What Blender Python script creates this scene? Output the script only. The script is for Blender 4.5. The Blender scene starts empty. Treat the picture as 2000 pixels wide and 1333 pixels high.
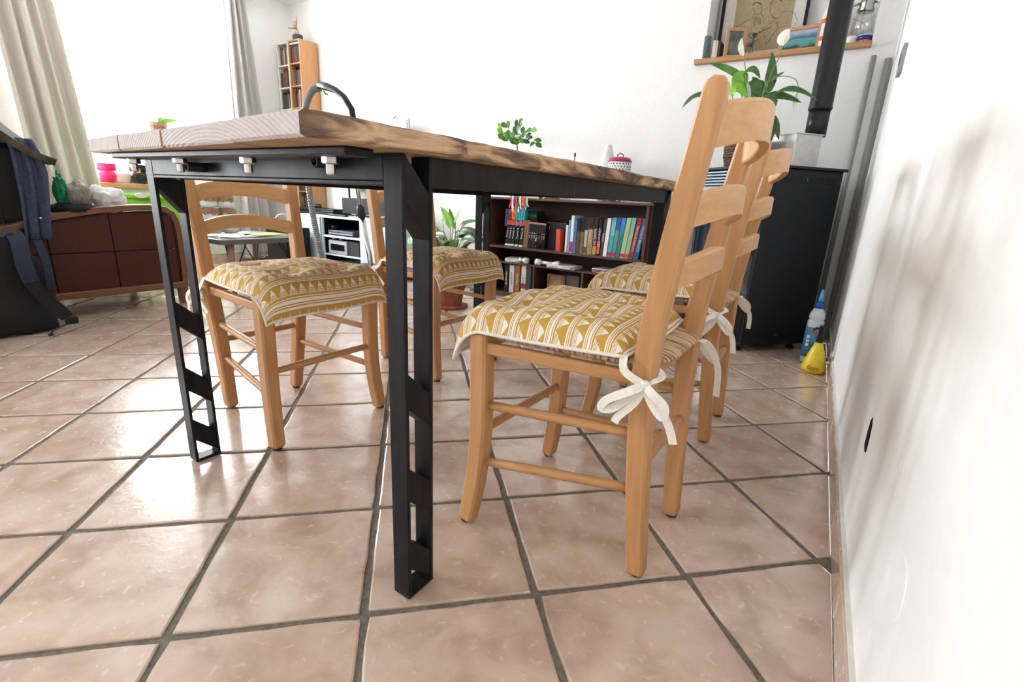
import bpy, math, random
from mathutils import Vector as V, Matrix
random.seed(7)
SC = bpy.context.scene
COL = SC.collection
PI = math.pi
# ------------------------------------------------------------------ camera
FPX, PITCH, ROLL, YAW, CH = 954.04, math.radians(16.1255), math.radians(-2.6581), math.radians(32.986), 0.67
_f = V((-math.sin(YAW)*math.cos(PITCH), math.cos(YAW)*math.cos(PITCH), -math.sin(PITCH)))
_r = V((math.cos(YAW), math.sin(YAW), 0)); _d = _f.cross(_r)
CR = _r*math.cos(ROLL)+_d*math.sin(ROLL); CD = _d*math.cos(ROLL)-_r*math.sin(ROLL); CF = _f
CO = V((0, 0, CH))
cam = bpy.data.objects.new('camera', bpy.data.cameras.new('camera')); COL.objects.link(cam)
cam.data.sensor_width = 36; cam.data.lens = FPX*36/2000; cam.data.clip_start = .02; cam.data.clip_end = 200
cam.matrix_world = Matrix(((CR.x, -CD.x, -CF.x, 0), (CR.y, -CD.y, -CF.y, 0), (CR.z, -CD.z, -CF.z, CH), (0, 0, 0, 1)))
SC.camera = cam
# helpers that turn a pixel of the photograph into a point on a plane of the room
def ray(x, y): return CR*((x-1000)/FPX)+CD*((y-666.5)/FPX)+CF
def fl(x, y, z=0): d = ray(x, y); return CO+d*((z-CH)/d.z)
def aY(x, y, Y): d = ray(x, y); return CO+d*(Y/d.y)
def aX(x, y, X): d = ray(x, y); return CO+d*(X/d.x)
# ------------------------------------------------------------------ room numbers
YB, XL, ZC, YN = 3.2, -4.75, 2.335, -2.6
def xr(y): return .142-.0353*y
PY0, PY1 = -1.95, -.95           # unseen opening added in the left wall to light the near side
# ------------------------------------------------------------------ light
w = bpy.data.worlds.new('sky'); SC.world = w; w.use_nodes = True
w.node_tree.nodes['Background'].inputs[0].default_value = (.93, .97, 1, 1)
w.node_tree.nodes['Background'].inputs[1].default_value = 15.0
def area(name, loc, rot, sx, sy, power, col=(1, 1, 1), portal=False):
    l = bpy.data.lights.new(name, 'AREA'); l.shape = 'RECTANGLE'; l.size = sx; l.size_y = sy; l.energy = power; l.color = col
    l.cycles.is_portal = portal
    o = bpy.data.objects.new(name, l); COL.objects.link(o); o.location = loc; o.rotation_euler = rot; return o
area('window_daylight_portal', (XL-.33, 1.87, 1.38), (0, -PI/2, 0), 1.52, 1.36, 1, portal=True)
area('added_window_portal', (XL-.33, (PY0+PY1)/2, 1.1), (0, -PI/2, 0), 2.1, PY1-PY0, 1, portal=True)  # sky light through the added, unseen window
#area('window_daylight', (XL-.45, 1.87, 1.6), (0, math.radians(-78), 0), 1.6, 1.3, 95, (.95, .98, 1))
#area('added_daylight', (-2.2, YN-.35, 1.3), (math.radians(82), 0, 0), 3.2, 2.0, 85, (1, .97, .93))
vs = SC.view_settings
vs.view_transform = 'Standard'; vs.look = 'None'; vs.gamma = 1; vs.use_curve_mapping = False; vs.exposure = 1.5
SC.display_settings.display_device = 'sRGB'
SC.cycles.max_bounces = 8; SC.cycles.diffuse_bounces = 5; SC.cycles.transparent_max_bounces = 12

# ------------------------------------------------------------------ materials
def nt(name):
    m = bpy.data.materials.new(name); m.use_nodes = True
    t = m.node_tree; return m, t, t.nodes['Principled BSDF']
def mix(t, fac, a, b):
    n = t.nodes.new('ShaderNodeMix'); n.data_type = 'RGBA'
    for i, v in ((0, fac), (6, a), (7, b)):
        if hasattr(v, 'is_linked'): t.links.new(v, n.inputs[i])
        else: n.inputs[i].default_value = v if i == 0 else (*v, 1)
    return n.outputs[2]
def noise(t, scale, detail=4, stretch=(1, 1, 1), coord='Object', dist=0):
    tc = t.nodes.new('ShaderNodeTexCoord'); mp = t.nodes.new('ShaderNodeMapping'); mp.inputs['Scale'].default_value = stretch
    t.links.new(tc.outputs[coord], mp.inputs[0])
    n = t.nodes.new('ShaderNodeTexNoise'); n.inputs['Scale'].default_value = scale; n.inputs['Detail'].default_value = detail
    n.inputs['Distortion'].default_value = dist
    t.links.new(mp.outputs[0], n.inputs['Vector']); return n.outputs['Fac']
def ramp(t, fac, *stops):
    r = t.nodes.new('ShaderNodeValToRGB'); e = r.color_ramp.elements
    while len(e) < len(stops): e.new(.5)
    for i, (p, c) in enumerate(stops): e[i].position = p; e[i].color = (*c, 1)
    t.links.new(fac, r.inputs[0]); return r.outputs[0]
def bump(t, b, h, s, d=.002):
    n = t.nodes.new('ShaderNodeBump'); n.inputs['Strength'].default_value = s; n.inputs['Distance'].default_value = d
    t.links.new(h, n.inputs['Height']); t.links.new(n.outputs[0], b.inputs['Normal'])
def mth(t, op, a, b=0.0, c=0.0):
    n = t.nodes.new('ShaderNodeMath'); n.operation = op
    for i, v in enumerate((a, b, c)):
        if hasattr(v, 'is_linked'): t.links.new(v, n.inputs[i])
        else: n.inputs[i].default_value = v
    return n.outputs[0]
def srgb(r, g, b):
    f = lambda c: (c/255/12.92 if c/255 <= .04045 else ((c/255+.055)/1.055)**2.4)
    return (f(r), f(g), f(b))
_mc = {}
def P(name, col, rough=.6, col2=None, sc=30, stretch=(1, 1, 1), bmp=0, metal=0, coord='Object', lo=.35, hi=.65, coat=0):
    """plain or two-tone noisy material"""
    if name in _mc: return _mc[name]
    m, t, b = nt(name); b.inputs['Roughness'].default_value = rough; b.inputs['Metallic'].default_value = metal
    b.inputs['Coat Weight'].default_value = coat
    if max(col) < .03: b.inputs['Specular IOR Level'].default_value = .3
    b.inputs['Base Color'].default_value = (*col, 1)
    c2 = col2 or tuple(c*.88 for c in col)
    n = noise(t, sc, 5, stretch, coord)
    t.links.new(ramp(t, n, (lo, c2), (hi, col)), b.inputs['Base Color'])
    if bmp: bump(t, b, n, bmp)
    _mc[name] = m; return m
def wood(name, c1, c2, axis=2, sc=9, rough=.45, coat=.0):
    s = [9, 9, 9]; s[axis] = .8
    return P(name, c1, rough, c2, sc, tuple(s), .08, lo=.3, hi=.7, coat=coat)
BEECH = (.54, .285, .118); BEECH2 = (.43, .21, .078)
m_beech = wood('beech_upright', BEECH, BEECH2, 2); m_beech_y = wood('beech_across', BEECH, BEECH2, 1); m_beech_x = wood('beech_along', BEECH, BEECH2, 0)
m_beech_slat_lit = wood('beech_slat_lit', (.62, .36, .17), (.52, .28, .12), 1)  # paler beech: light bounced off the wall is put into the slat colour
m_wall = P('white_wall_paint', (.87, .87, .86), .85, (.845, .845, .835), 40, bmp=.15)
m_ceil = P('ceiling_paint', (.84, .84, .83), .9, (.82, .82, .81), 30)
m_sage = P('green_reflection_tint', (.62, .68, .58), .8)  # tint standing for green light off the basket
m_pvc = P('white_window_plastic', (.85, .86, .87), .35)
m_blacksteel = P('dark_waxed_steel', (.008, .008, .009), .38, (.016, .016, .018), 60, (1, 1, .25), .12)
for _m, _s in ((m_blacksteel, .13),): _m.node_tree.nodes['Principled BSDF'].inputs['Specular IOR Level'].default_value = _s
m_steel = P('zinc_steel', (.55, .54, .50), .3, metal=1, sc=80)
m_black = P('black_plastic', (.007, .007, .008), .45); m_gloss = P('black_gloss', (.01, .01, .012), .12)
m_white = P('white_plastic', (.78, .78, .77), .4); m_paper = P('white_paper', (.75, .75, .74), .8)
m_grey = P('grey_plastic', (.28, .28, .29), .45); m_dgrey = P('dark_grey_plastic', (.035, .035, .038), .5)
m_cabw = P('pale_blue_white_lacquer', (.60, .70, .80), .45)
m_walnut = wood('dark_brown_wood', (.105, .045, .028), (.06, .025, .016), 0, 12, .4)
m_pine = wood('knotty_pine', (.60, .36, .16), (.42, .22, .08), 1, 10, .5)
m_pine_x = wood('shelf_oak', (.52, .29, .13), (.36, .18, .07), 0, 10, .5)
m_sofa = P('brown_leather', (.062, .015, .007), .5, (.045, .011, .005), 90, bmp=.35); m_sofa.node_tree.nodes['Principled BSDF'].inputs['Specular IOR Level'].default_value = .25
m_sofaw = wood('reddish_sofa_wood', (.17, .060, .022), (.12, .038, .014), 1, 8, .35, .2)
m_cream = P('cream_cotton', (.84, .80, .72), .9, (.76, .72, .64), 200, bmp=.2)
m_rush = None
def mk_rush():
    m, t, b = nt('rush_weave'); b.inputs['Roughness'].default_value = .7
    na = noise(t, 170, 3, (1, .07, .10)); nb_ = noise(t, 170, 3, (.07, 1, .10))
    tc = t.nodes.new('ShaderNodeTexCoord'); sp = t.nodes.new('ShaderNodeSeparateXYZ'); t.links.new(tc.outputs['Object'], sp.inputs[0])
    k = mth(t, 'GREATER_THAN', mth(t, 'ABSOLUTE', sp.outputs[0]), mth(t, 'ABSOLUTE', sp.outputs[1]))
    n = mth(t, 'ADD', mth(t, 'MULTIPLY', nb_, k), mth(t, 'MULTIPLY', na, mth(t, 'SUBTRACT', 1.0, k)))
    c = ramp(t, n, (.36, (.13, .07, .03)), (.48, (.40, .25, .13)), (.62, (.60, .42, .25)))
    t.links.new(c, b.inputs['Base Color']); bump(t, b, n, .9, .004); return m
m_rush = mk_rush()
def mk_print():
    m, t, b = nt('mustard_triangle_print'); b.inputs['Roughness'].default_value = .9
    tc = t.nodes.new('ShaderNodeTexCoord'); sp = t.nodes.new('ShaderNodeSeparateXYZ'); t.links.new(tc.outputs['UV'], sp.inputs[0])
    u = mth(t, 'DIVIDE', sp.outputs[0], .0265); v = mth(t, 'DIVIDE', sp.outputs[1], .078)
    fv = mth(t, 'FRACT', v)
    def tri(x): return mth(t, 'MULTIPLY', mth(t, 'ABSOLUTE', mth(t, 'SUBTRACT', mth(t, 'FRACT', x), .5)), 2)
    def rng(a, c): return mth(t, 'MULTIPLY', mth(t, 'GREATER_THAN', fv, a), mth(t, 'LESS_THAN', fv, c))
    def st(x, n, duty=.5): return mth(t, 'GREATER_THAN', mth(t, 'FRACT', mth(t, 'MULTIPLY', x, n)), duty)
    t1 = mth(t, 'DIVIDE', fv, .28)
    w1 = mth(t, 'LESS_THAN', tri(u), mth(t, 'SUBTRACT', 1.0, t1))
    s1 = mth(t, 'MAXIMUM', st(t1, 8), mth(t, 'GREATER_THAN', t1, .5))
    w1 = mth(t, 'MULTIPLY', mth(t, 'MULTIPLY', w1, s1), rng(0, .28))
    t2 = mth(t, 'DIVIDE', mth(t, 'SUBTRACT', fv, .46), .28)
    w2 = mth(t, 'LESS_THAN', tri(mth(t, 'ADD', u, .35)), mth(t, 'SUBTRACT', 1.0, t2))
    s2 = mth(t, 'MAXIMUM', st(t2, 8), mth(t, 'GREATER_THAN', t2, .5))
    w2 = mth(t, 'MULTIPLY', mth(t, 'MULTIPLY', w2, s2), rng(.46, .74))
    w3 = rng(.305, .34); w4 = rng(.362, .382); w5 = rng(.77, .80); w6 = rng(.865, .925); w7 = rng(.41, .43); w8 = rng(.822, .842); w9 = rng(.95, .97)
    wsum = w1
    for k in (w2, w3, w4, w5, w6, w7, w8, w9): wsum = mth(t, 'MAXIMUM', wsum, k)
    n = noise(t, 300, 2)
    mus = ramp(t, n, (.3, (.50, .285, .045)), (.7, (.60, .36, .07)))
    t.links.new(mix(t, wsum, (.5, .3, .05), (.85, .80, .72)), b.inputs['Base Color'])
    mx = b.inputs['Base Color'].links[0].from_node; t.links.new(mus, mx.inputs[6])
    bump(t, b, n, .3, .001); return m
m_print = mk_print()
def mk_tile():
    m, t, b = nt('terracotta_tile')
    oi = t.nodes.new('ShaderNodeObjectInfo')
    tc = t.nodes.new('ShaderNodeTexCoord'); ad = t.nodes.new('ShaderNodeVectorMath'); ad.operation = 'ADD'
    cb = t.nodes.new('ShaderNodeCombineXYZ')
    t.links.new(mth(t, 'MULTIPLY', oi.outputs['Random'], 37.0), cb.inputs[0]); t.links.new(mth(t, 'MULTIPLY', oi.outputs['Random'], 91.0), cb.inputs[1])
    t.links.new(tc.outputs['Object'], ad.inputs[0]); t.links.new(cb.outputs[0], ad.inputs[1])
    def nz(s, d, dist=0):
        n = t.nodes.new('ShaderNodeTexNoise'); n.inputs['Scale'].default_value = s; n.inputs['Detail'].default_value = d; n.inputs['Distortion'].default_value = dist
        t.links.new(ad.outputs[0], n.inputs['Vector']); return n.outputs['Fac']
    n1 = nz(11, 9, .5); n2 = nz(55, 9, .7); n3 = nz(9, 3)
    base = ramp(t, n1, (.32, (.44, .315, .245)), (.5, (.57, .43, .345)), (.68, (.64, .53, .445)))
    base = mix(t, mth(t, 'MULTIPLY', oi.outputs['Random'], .30), base, (.44, .30, .22))
    b.inputs['Coat Weight'].default_value = .7; b.inputs['Coat Roughness'].default_value = .11
    vein = ramp(t, n2, (.57, (0, 0, 0)), (.74, (1, 1, 1)))
    base = mix(t, mth(t, 'MULTIPLY', vein, .22), base, (.76, .68, .61))
    t.links.new(base, b.inputs['Base Color'])
    t.links.new(mth(t, 'ADD', mth(t, 'MULTIPLY', n2, .22), .13), b.inputs['Roughness'])
    h = mth(t, 'ADD', mth(t, 'MULTIPLY', n3, 1.5), n2); bump(t, b, h, .22, .003); return m
m_tile = mk_tile()
m_grout = P('dark_grout', (.19, .17, .135), .9, (.12, .108, .085), 120, bmp=.6)
def mk_old():
    m, t, b = nt('weathered_oak_edge'); b.inputs['Roughness'].default_value = .75
    n = noise(t, 5, 6, (3, 1.1, 6), dist=1.6); n2 = noise(t, 60, 3, (6, .5, 6))
    c = ramp(t, n, (.38, (.07, .042, .028)), (.46, (.20, .12, .07)), (.53, (.42, .26, .14)), (.66, (.60, .42, .26)))
    c = mix(t, mth(t, 'MULTIPLY', n2, .35), c, (.22, .13, .08)); t.links.new(c, b.inputs['Base Color']); bump(t, b, n, 1, .01); return m
m_edge = mk_old()
def mk_end():
    m, t, b = nt('grey_sawn_end_grain'); b.inputs['Roughness'].default_value = .8
    tc = t.nodes.new('ShaderNodeTexCoord'); mp = t.nodes.new('ShaderNodeMapping'); mp.inputs['Scale'].default_value = (1, .02, 1.9); mp.inputs['Location'].default_value = (-.13, 0, -1.2)
    t.links.new(tc.outputs['Object'], mp.inputs[0])
    wv = t.nodes.new('ShaderNodeTexWave'); wv.wave_type = 'RINGS'; wv.rings_direction = 'Y'; wv.inputs['Scale'].default_value = 34; wv.inputs['Distortion'].default_value = 3.2; wv.inputs['Detail'].default_value = 3; wv.inputs['Detail Scale'].default_value = .5
    t.links.new(mp.outputs[0], wv.inputs[0])
    c = mix(t, mth(t, 'MULTIPLY', noise(t, 26, 5, (1, .1, 2)), .9), ramp(t, wv.outputs['Fac'], (.05, (.30, .245, .235)), (.5, (.47, .41, .395))), (.56, .51, .50))
    t.links.new(c, b.inputs['Base Color']); bump(t, b, wv.outputs['Fac'], .4, .002); return m
m_end = mk_end()
m_top = wood('oak_plank_top', (.50, .33, .19), (.34, .21, .11), 1, 6, .5)
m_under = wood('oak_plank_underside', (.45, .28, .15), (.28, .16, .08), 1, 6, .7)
m_leaf = P('green_leaf', (.09, .24, .03), .38, (.035, .12, .012), 9, coat=.2)
m_leafd = P('dark_green_leaf', (.045, .13, .02), .35, (.02, .07, .01), 9, coat=.2)
m_leafl = P('bright_green_leaf', (.22, .50, .04), .4, (.10, .30, .02), 9)
m_stem = P('green_stem', (.16, .30, .07), .5)
m_spathe = P('white_spathe', (.82, .82, .74), .5)
m_curt = P('linen_curtain', (.68, .62, .55), .95, (.61, .56, .50), 250, bmp=.2)
def mk_glass():
    m = bpy.data.materials.new('window_glass'); m.use_nodes = True; t = m.node_tree; t.nodes.clear()
    o = t.nodes.new('ShaderNodeOutputMaterial'); mx = t.nodes.new('ShaderNodeMixShader'); a = t.nodes.new('ShaderNodeBsdfTransparent'); g = t.nodes.new('ShaderNodeBsdfGlossy')
    g.inputs['Roughness'].default_value = .02; mx.inputs[0].default_value = .07
    t.links.new(a.outputs[0], mx.inputs[1]); t.links.new(g.outputs[0], mx.inputs[2]); t.links.new(mx.outputs[0], o.inputs[0]); return m
m_glass = mk_glass()
m_globe = m_glass.copy(); m_globe.name = 'globe_glass'; [n for n in m_globe.node_tree.nodes if n.type == 'MIX_SHADER'][0].inputs[0].default_value = .28
def C(r, g, b, rough=.6):
    n = 'paint_%02x%02x%02x_%d' % (r, g, b, int(rough*10)); return P(n, srgb(r, g, b), rough, tuple(c*.9 for c in srgb(r, g, b)), 60)

# ------------------------------------------------------------------ mesh builder
class MB:
    def __init__(s): s.v = []; s.f = []; s.mi = []; s.smooth = False
    def add(s, vs, fs, mi=0):
        k = len(s.v); s.v += [V(x) for x in vs]; s.f += [tuple(i+k for i in f) for f in fs]; s.mi += [mi]*len(fs); return s
    def box(s, x0, x1, y0, y1, z0, z1, mi=0, M=None):
        vs = [V((x, y, z)) for z in (z0, z1) for y in (y0, y1) for x in (x0, x1)]
        if M: vs = [M @ q for q in vs]
        return s.add(vs, [(0, 2, 3, 1), (4, 5, 7, 6), (0, 1, 5, 4), (2, 6, 7, 3), (0, 4, 6, 2), (1, 3, 7, 5)], mi)
    def prism(s, poly, h, axis=2, base=0, mi=0):
        """poly: 2D points; extruded along axis from base to base+h"""
        n = len(poly)
        def p(a, b, c): return {2: (a, b, c), 1: (a, c, b), 0: (c, a, b)}[axis]
        vs = [p(a, b, base) for a, b in poly]+[p(a, b, base+h) for a, b in poly]
        return s.add(vs, [tuple(range(n))[::-1], tuple(range(n, 2*n))]+[(i, (i+1) % n, n+(i+1) % n, n+i) for i in range(n)], mi)
    def sweep(s, pts, secs, cap=True, mi=0, up=None):
        """secs: list per point of list of (a,b) offsets in the frame (side, up) of the path"""
        pts = [V(p) for p in pts]; n = len(pts); m = len(secs[0]); vs = []
        upv = V(up) if up else V((0, 0, 1)); last = None
        for i, p in enumerate(pts):
            t = (pts[min(i+1, n-1)]-pts[max(i-1, 0)]).normalized()
            if last is None:
                side = t.cross(upv)
                if side.length < .05: side = t.cross(V((1, 0, 0)))
            else: side = last-t*last.dot(t)
            side.normalize()
            if not up: last = side
            u = side.cross(t)
            vs += [p+side*a+u*b for a, b in secs[i]]
        fs = [(i*m+j, i*m+(j+1) % m, (i+1)*m+(j+1) % m, (i+1)*m+j) for i in range(n-1) for j in range(m)]
        if cap: fs += [tuple(range(m))[::-1], tuple(range((n-1)*m, n*m))]
        return s.add(vs, fs, mi)
    def tube(s, pts, r, k=10, mi=0):
        n = len(pts); rr = r if isinstance(r, (list, tuple)) else [r]*n
        return s.sweep(pts, [[(rr[i]*math.cos(2*PI*j/k), rr[i]*math.sin(2*PI*j/k)) for j in range(k)] for i in range(n)], mi=mi)
    def lathe(s, c, prof, k=20, mi=0):
        vs = []; c = V(c)
        for r, z in prof: vs += [c+V((r*math.cos(2*PI*j/k), r*math.sin(2*PI*j/k), z)) for j in range(k)]
        n = len(prof); fs = [(i*k+j, i*k+(j+1) % k, (i+1)*k+(j+1) % k, (i+1)*k+j) for i in range(n-1) for j in range(k)]
        fs += [tuple(range(k))[::-1], tuple(range((n-1)*k, n*k))]
        return s.add(vs, fs, mi)
    def grid(s, fn, nu, nv, mi=0):
        vs = [fn(i/nu, j/nv) for j in range(nv+1) for i in range(nu+1)]
        return s.add(vs, [(j*(nu+1)+i, j*(nu+1)+i+1, (j+1)*(nu+1)+i+1, (j+1)*(nu+1)+i) for j in range(nv) for i in range(nu)], mi)
    def mesh(s, name, mats, off=V((0, 0, 0)), smooth=False):
        me = bpy.data.meshes.new(name); me.from_pydata([tuple(x-off) for x in s.v], [], s.f)
        for m in (mats if isinstance(mats, (list, tuple)) else [mats]): me.materials.append(m)
        me.polygons.foreach_set('material_index', s.mi)
        if smooth: me.polygons.foreach_set('use_smooth', [True]*len(s.f))
        me.update(); return me
def link(o, parent=None):
    COL.objects.link(o)
    if parent: o.parent = parent
    return o
def tag(o, label=None, cat=None, group=None, kind=None):
    for k, v in (('label', label), ('category', cat), ('group', group), ('kind', kind)):
        if v: o[k] = v
    return o
def woff(par):
    p = V((0, 0, 0))
    while par: p += V(par.location); par = par.parent
    return p
def part(name, mb, mat, parent=None, bev=0, smooth=False, seg=2, local=False, label=None, sub=0, solid=0, auto=False):
    """parent with no rotation: mesh given in world coordinates; local=True: in the parent's own"""
    off = V((0, 0, 0)) if (local or parent is None) else woff(parent)
    o = bpy.data.objects.new(name, mb.mesh(name, mat, off, smooth))
    link(o, parent)
    if solid:
        md = o.modifiers.new('t', 'SOLIDIFY'); md.thickness = solid
    if bev:
        md = o.modifiers.new('b', 'BEVEL'); md.width = bev; md.segments = seg; md.limit_method = 'ANGLE'; md.angle_limit = math.radians(35)
    if sub:
        md = o.modifiers.new('s', 'SUBSURF'); md.levels = sub; md.render_levels = sub
    if label: o['label'] = label
    return o
def solo(name, mb, mat, label, cat, group=None, at=None, **k):
    """a thing that is one mesh: its origin is moved to its base"""
    lo = V([min(v[i] for v in mb.v) for i in range(3)]); hi = V([max(v[i] for v in mb.v) for i in range(3)])
    c = V(((lo.x+hi.x)/2, (lo.y+hi.y)/2, lo.z)) if at is None else V(at)
    for i in range(len(mb.v)): mb.v[i] = mb.v[i]-c
    o = part(name, mb, mat, None, **k); o.location = c
    return tag(o, label, cat, group)
def thing(name, label, cat, loc=(0, 0, 0), rz=0, group=None):
    o = bpy.data.objects.new(name, None); o.empty_display_size = .05; link(o); o.location = loc; o.rotation_euler = (0, 0, rz)
    return tag(o, label, cat, group)
def struct(name, mb, mat, **k): return tag(part(name, mb, mat, None, **k), kind='structure')
def copy_tree(o, parent=None):
    c = o.copy(); COL.objects.link(c); c.parent = parent
    for ch in list(o.children): copy_tree(ch, c)
    return c
def text(body, size, o, xdir, ydir, mat, parent, name='lettering', fit=None, ex=.0004):
    cu = bpy.data.curves.new(name, 'FONT'); cu.body = body; cu.size = size; cu.extrude = ex; cu.align_x = 'CENTER'; cu.align_y = 'CENTER'; cu.resolution_u = 2
    tmp = bpy.data.objects.new('tmp', cu); COL.objects.link(tmp)
    me = bpy.data.meshes.new_from_object(tmp); bpy.data.objects.remove(tmp); bpy.data.curves.remove(cu)
    x = V(xdir).normalized(); y = V(ydir).normalized(); z = x.cross(y)
    if fit:
        wd = max(v.co.x for v in me.vertices)-min(v.co.x for v in me.vertices); k = min(1.3, fit/max(wd, 1e-5))
    else: k = 1
    off = woff(parent); o = V(o)
    for v in me.vertices: v.co = o+x*(v.co.x*k)+y*v.co.y+z*(v.co.z+ex)-off
    me.materials.clear(); me.materials.append(mat)
    t = bpy.data.objects.new(name, me); link(t, parent); return t

# ================================================================== SETTING
def wbox(mb, x0, x1, y0, y1, z0, z1): mb.box(x0, x1, y0, y1, z0, z1)
mb = MB(); mb.prism([(XL-.2, YN-.1), (.36, YN-.1), (.16, YB+.4), (XL-.2, YB+.4)], .06, base=-.064)
floor = struct('floor', mb, m_grout)
# terracotta tiles laid diagonally
TS = .67/2.28216448; OX, OY = -1.28385521, 2.31962691; s2 = math.sqrt(.5)
def tw(i, j):
    x, y = (i+OX)*TS, (j+OY)*TS
    return ((x-y)*s2, (x+y)*s2)
def clip(poly, a, b, c):
    out = []
    for k in range(len(poly)):
        p, q = poly[k], poly[(k+1) % len(poly)]; dp = a*p[0]+b*p[1]-c; dq = a*q[0]+b*q[1]-c
        if dp <= 0: out.append(p)
        if dp*dq < 0: t = dp/(dp-dq); out.append((p[0]+(q[0]-p[0])*t, p[1]+(q[1]-p[1])*t))
    return out
def tile_poly(rg):
    h = TS/2-.0055; n = 6; P_ = []
    for (ax, ay), (bx, by) in (((-h, -h), (h, -h)), ((h, -h), (h, h)), ((h, h), (-h, h)), ((-h, h), (-h, -h))):
        nx, ny = (by-ay), -(bx-ax); L = math.hypot(nx, ny); nx /= L; ny /= L
        for k in range(n):
            u = k/n; e = rg.uniform(-.0022, .0012) if k else -.003
            P_.append((ax+(bx-ax)*u+nx*e, ay+(by-ay)*u+ny*e))
    c = math.cos(PI/4); return [(x*c-y*c, x*c+y*c) for x, y in P_]
def tile_mb(poly, mb=None, o=(0, 0), z=0):
    mb = mb or MB(); n = len(poly); cx = sum(p[0] for p in poly)/n; cy = sum(p[1] for p in poly)/n; vs = []
    def ins(p, d): L = math.hypot(p[0]-cx, p[1]-cy) or 1; return (p[0]-(p[0]-cx)/L*d, p[1]-(p[1]-cy)/L*d)
    for d, zz in ((0, -.0042), (.0006, -.0012), (.004, 0)): vs += [(ins(p, d)[0]+o[0], ins(p, d)[1]+o[1], zz+z) for p in poly]
    fs = [(k*n+i, k*n+(i+1) % n, (k+1)*n+(i+1) % n, (k+1)*n+i) for k in range(2) for i in range(n)]+[tuple(range(2*n, 3*n))]
    return mb.add(vs, fs)
rg = random.Random(3)
variants = []
for k in range(7): pl = tile_poly(rg); variants.append((pl, tile_mb(pl).mesh('tile', m_tile)))
def inview(x, y, m=90):
    d = V((x, y, 0))-CO; z = d.dot(CF)
    if z < .05: return False
    return -m < 1000+FPX*d.dot(CR)/z < 2000+m and -m < 666.5+FPX*d.dot(CD)/z < 1333+m*1.6
singles, rest = [], []
for i in range(-26, 26):
    for j in range(-26, 26):
        x, y = tw(i+.5, j+.5); pl, me = variants[(i*7+j*13) % 7]
        wp = [(a+x, b+y) for a, b in pl]; k0 = len(wp)
        full = all(XL+.012 < a < xr(b)-.001 and YN < b < YB-.012 for a, b in wp)
        if not full:
            wp = clip(wp, 1, .0353, .142-.001); wp = clip(wp, -1, 0, -XL-.012) if wp else wp
            wp = clip(wp, 0, 1, YB-.012) if wp else wp; wp = clip(wp, 0, -1, -YN) if wp else wp
            if len(wp) < 3: continue
            A = abs(sum(wp[q][0]*wp[(q+1) % len(wp)][1]-wp[(q+1) % len(wp)][0]*wp[q][1] for q in range(len(wp))))/2
            if A < .0008: continue
        (singles if inview(x, y) and y > -.2 else rest).append((math.hypot(x, y), x, y, me, full, wp))
singles.sort(key=lambda q: q[0]); rest += singles[295:]; singles = singles[:295]
for d, x, y, me, full, wp in singles:
    if full: o = bpy.data.objects.new('tile', me); o.location = (x, y, random.uniform(-.0006, .0003))
    else:
        o = bpy.data.objects.new('tile', tile_mb([(a-x, b-y) for a, b in wp]).mesh('tile', m_tile)); o.location = (x, y, 0)
    link(o, floor)
mb = MB()
for d, x, y, me, full, wp in rest: tile_mb(wp, mb)
tag(part('tiles_beyond', mb, m_tile, floor), kind='stuff')
# walls
NX0, NX1, NZ0, NZ1 = -.86, -.066, 1.485, 2.1           # niche in the back wall
mb = MB()
for b in ((XL-.2, NX0, YB, YB+.3, 0, ZC), (NX1, .3, YB, YB+.3, 0, ZC), (NX0, NX1, YB, YB+.3, 0, NZ0), (NX0, NX1, YB, YB+.3, NZ1, ZC), (NX0, NX1, YB+.21, YB+.3, NZ0, NZ1)): mb.box(*b)
struct('wall_back', mb, m_wall)
WY0, WY1, WZ0, WZ1 = 1.2, 2.54, .655, 2.11             # window opening in the left wall
mb = MB()
for b in ((XL-.3, XL, YN, PY0, 0, ZC), (XL-.3, XL, PY1, WY0, 0, ZC), (XL-.3, XL, PY0, PY1, 2.15, ZC), (XL-.3, XL, WY1, YB, 0, ZC), (XL-.3, XL, WY0, WY1, WZ1, ZC), (XL-.3, XL, WY0, WY1, 0, WZ0)): mb.box(*b)
wl = struct('wall_left', mb, m_wall)
mb = MB(); mb.box(XL, XL+.004, .6, 2.62, .07, .62)  # the basket's green reflection, put into the wall colour as a thin strip
part('green_reflection_strip', mb, m_sage, wl, label='pale green strip of wall below the window, coloured as the basket reflection')
mb = MB(); mb.prism([(xr(YN)+.010, YN), (xr(YB)+.010, YB), (xr(YB)+.2, YB), (xr(YN)+.2, YN)], ZC)
wr = struct('wall_right', mb, m_wall)
mb = MB()
mb.box(XL-.3, .4, YN-.2, YN, 0, ZC)
struct('wall_near', mb, m_wall)
mb = MB(); mb.box(XL-.3, .45, YN-.2, YB+.3, ZC, ZC+.1); struct('ceiling', mb, m_ceil)
# right wall details
def wall_pt(x, y, off=.010):
    d = ray(x, y); t = (.142+off)/(d.x+.0353*d.y); return CO+d*t
wn = V((-1, -.0353, 0)).normalized(); wt = V((-.0353, 1, 0)).normalized()
mb = MB(); c = V((xr(1.1)+.010, 1.10, .268))
poly = [(-.020, -.030), (-.004, -.034), (.012, -.028), (.016, .0), (.013, .024), (.003, .033), (-.010, .020), (-.017, .0)]
mb.add([c+wt*a*1.1+V((0, 0, b))+wn*.0012 for a, b in poly]+[c+wt*a*1.1+V((0, 0, b))-wn*.004 for a, b in poly], [tuple(range(8)), tuple(range(8, 16))]+[(i, (i+1) % 8, 8+(i+1) % 8, 8+i) for i in range(8)])
part('cable_hole', mb, C(20, 8, 18, .9), wr, label='small ragged black hole low in the white plaster')
c = V((xr(.646)+.010, .646, .258)); mb = MB()
ring = [(math.cos(2*PI*k/40), math.sin(2*PI*k/40)) for k in range(40)]
vs = []
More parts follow.
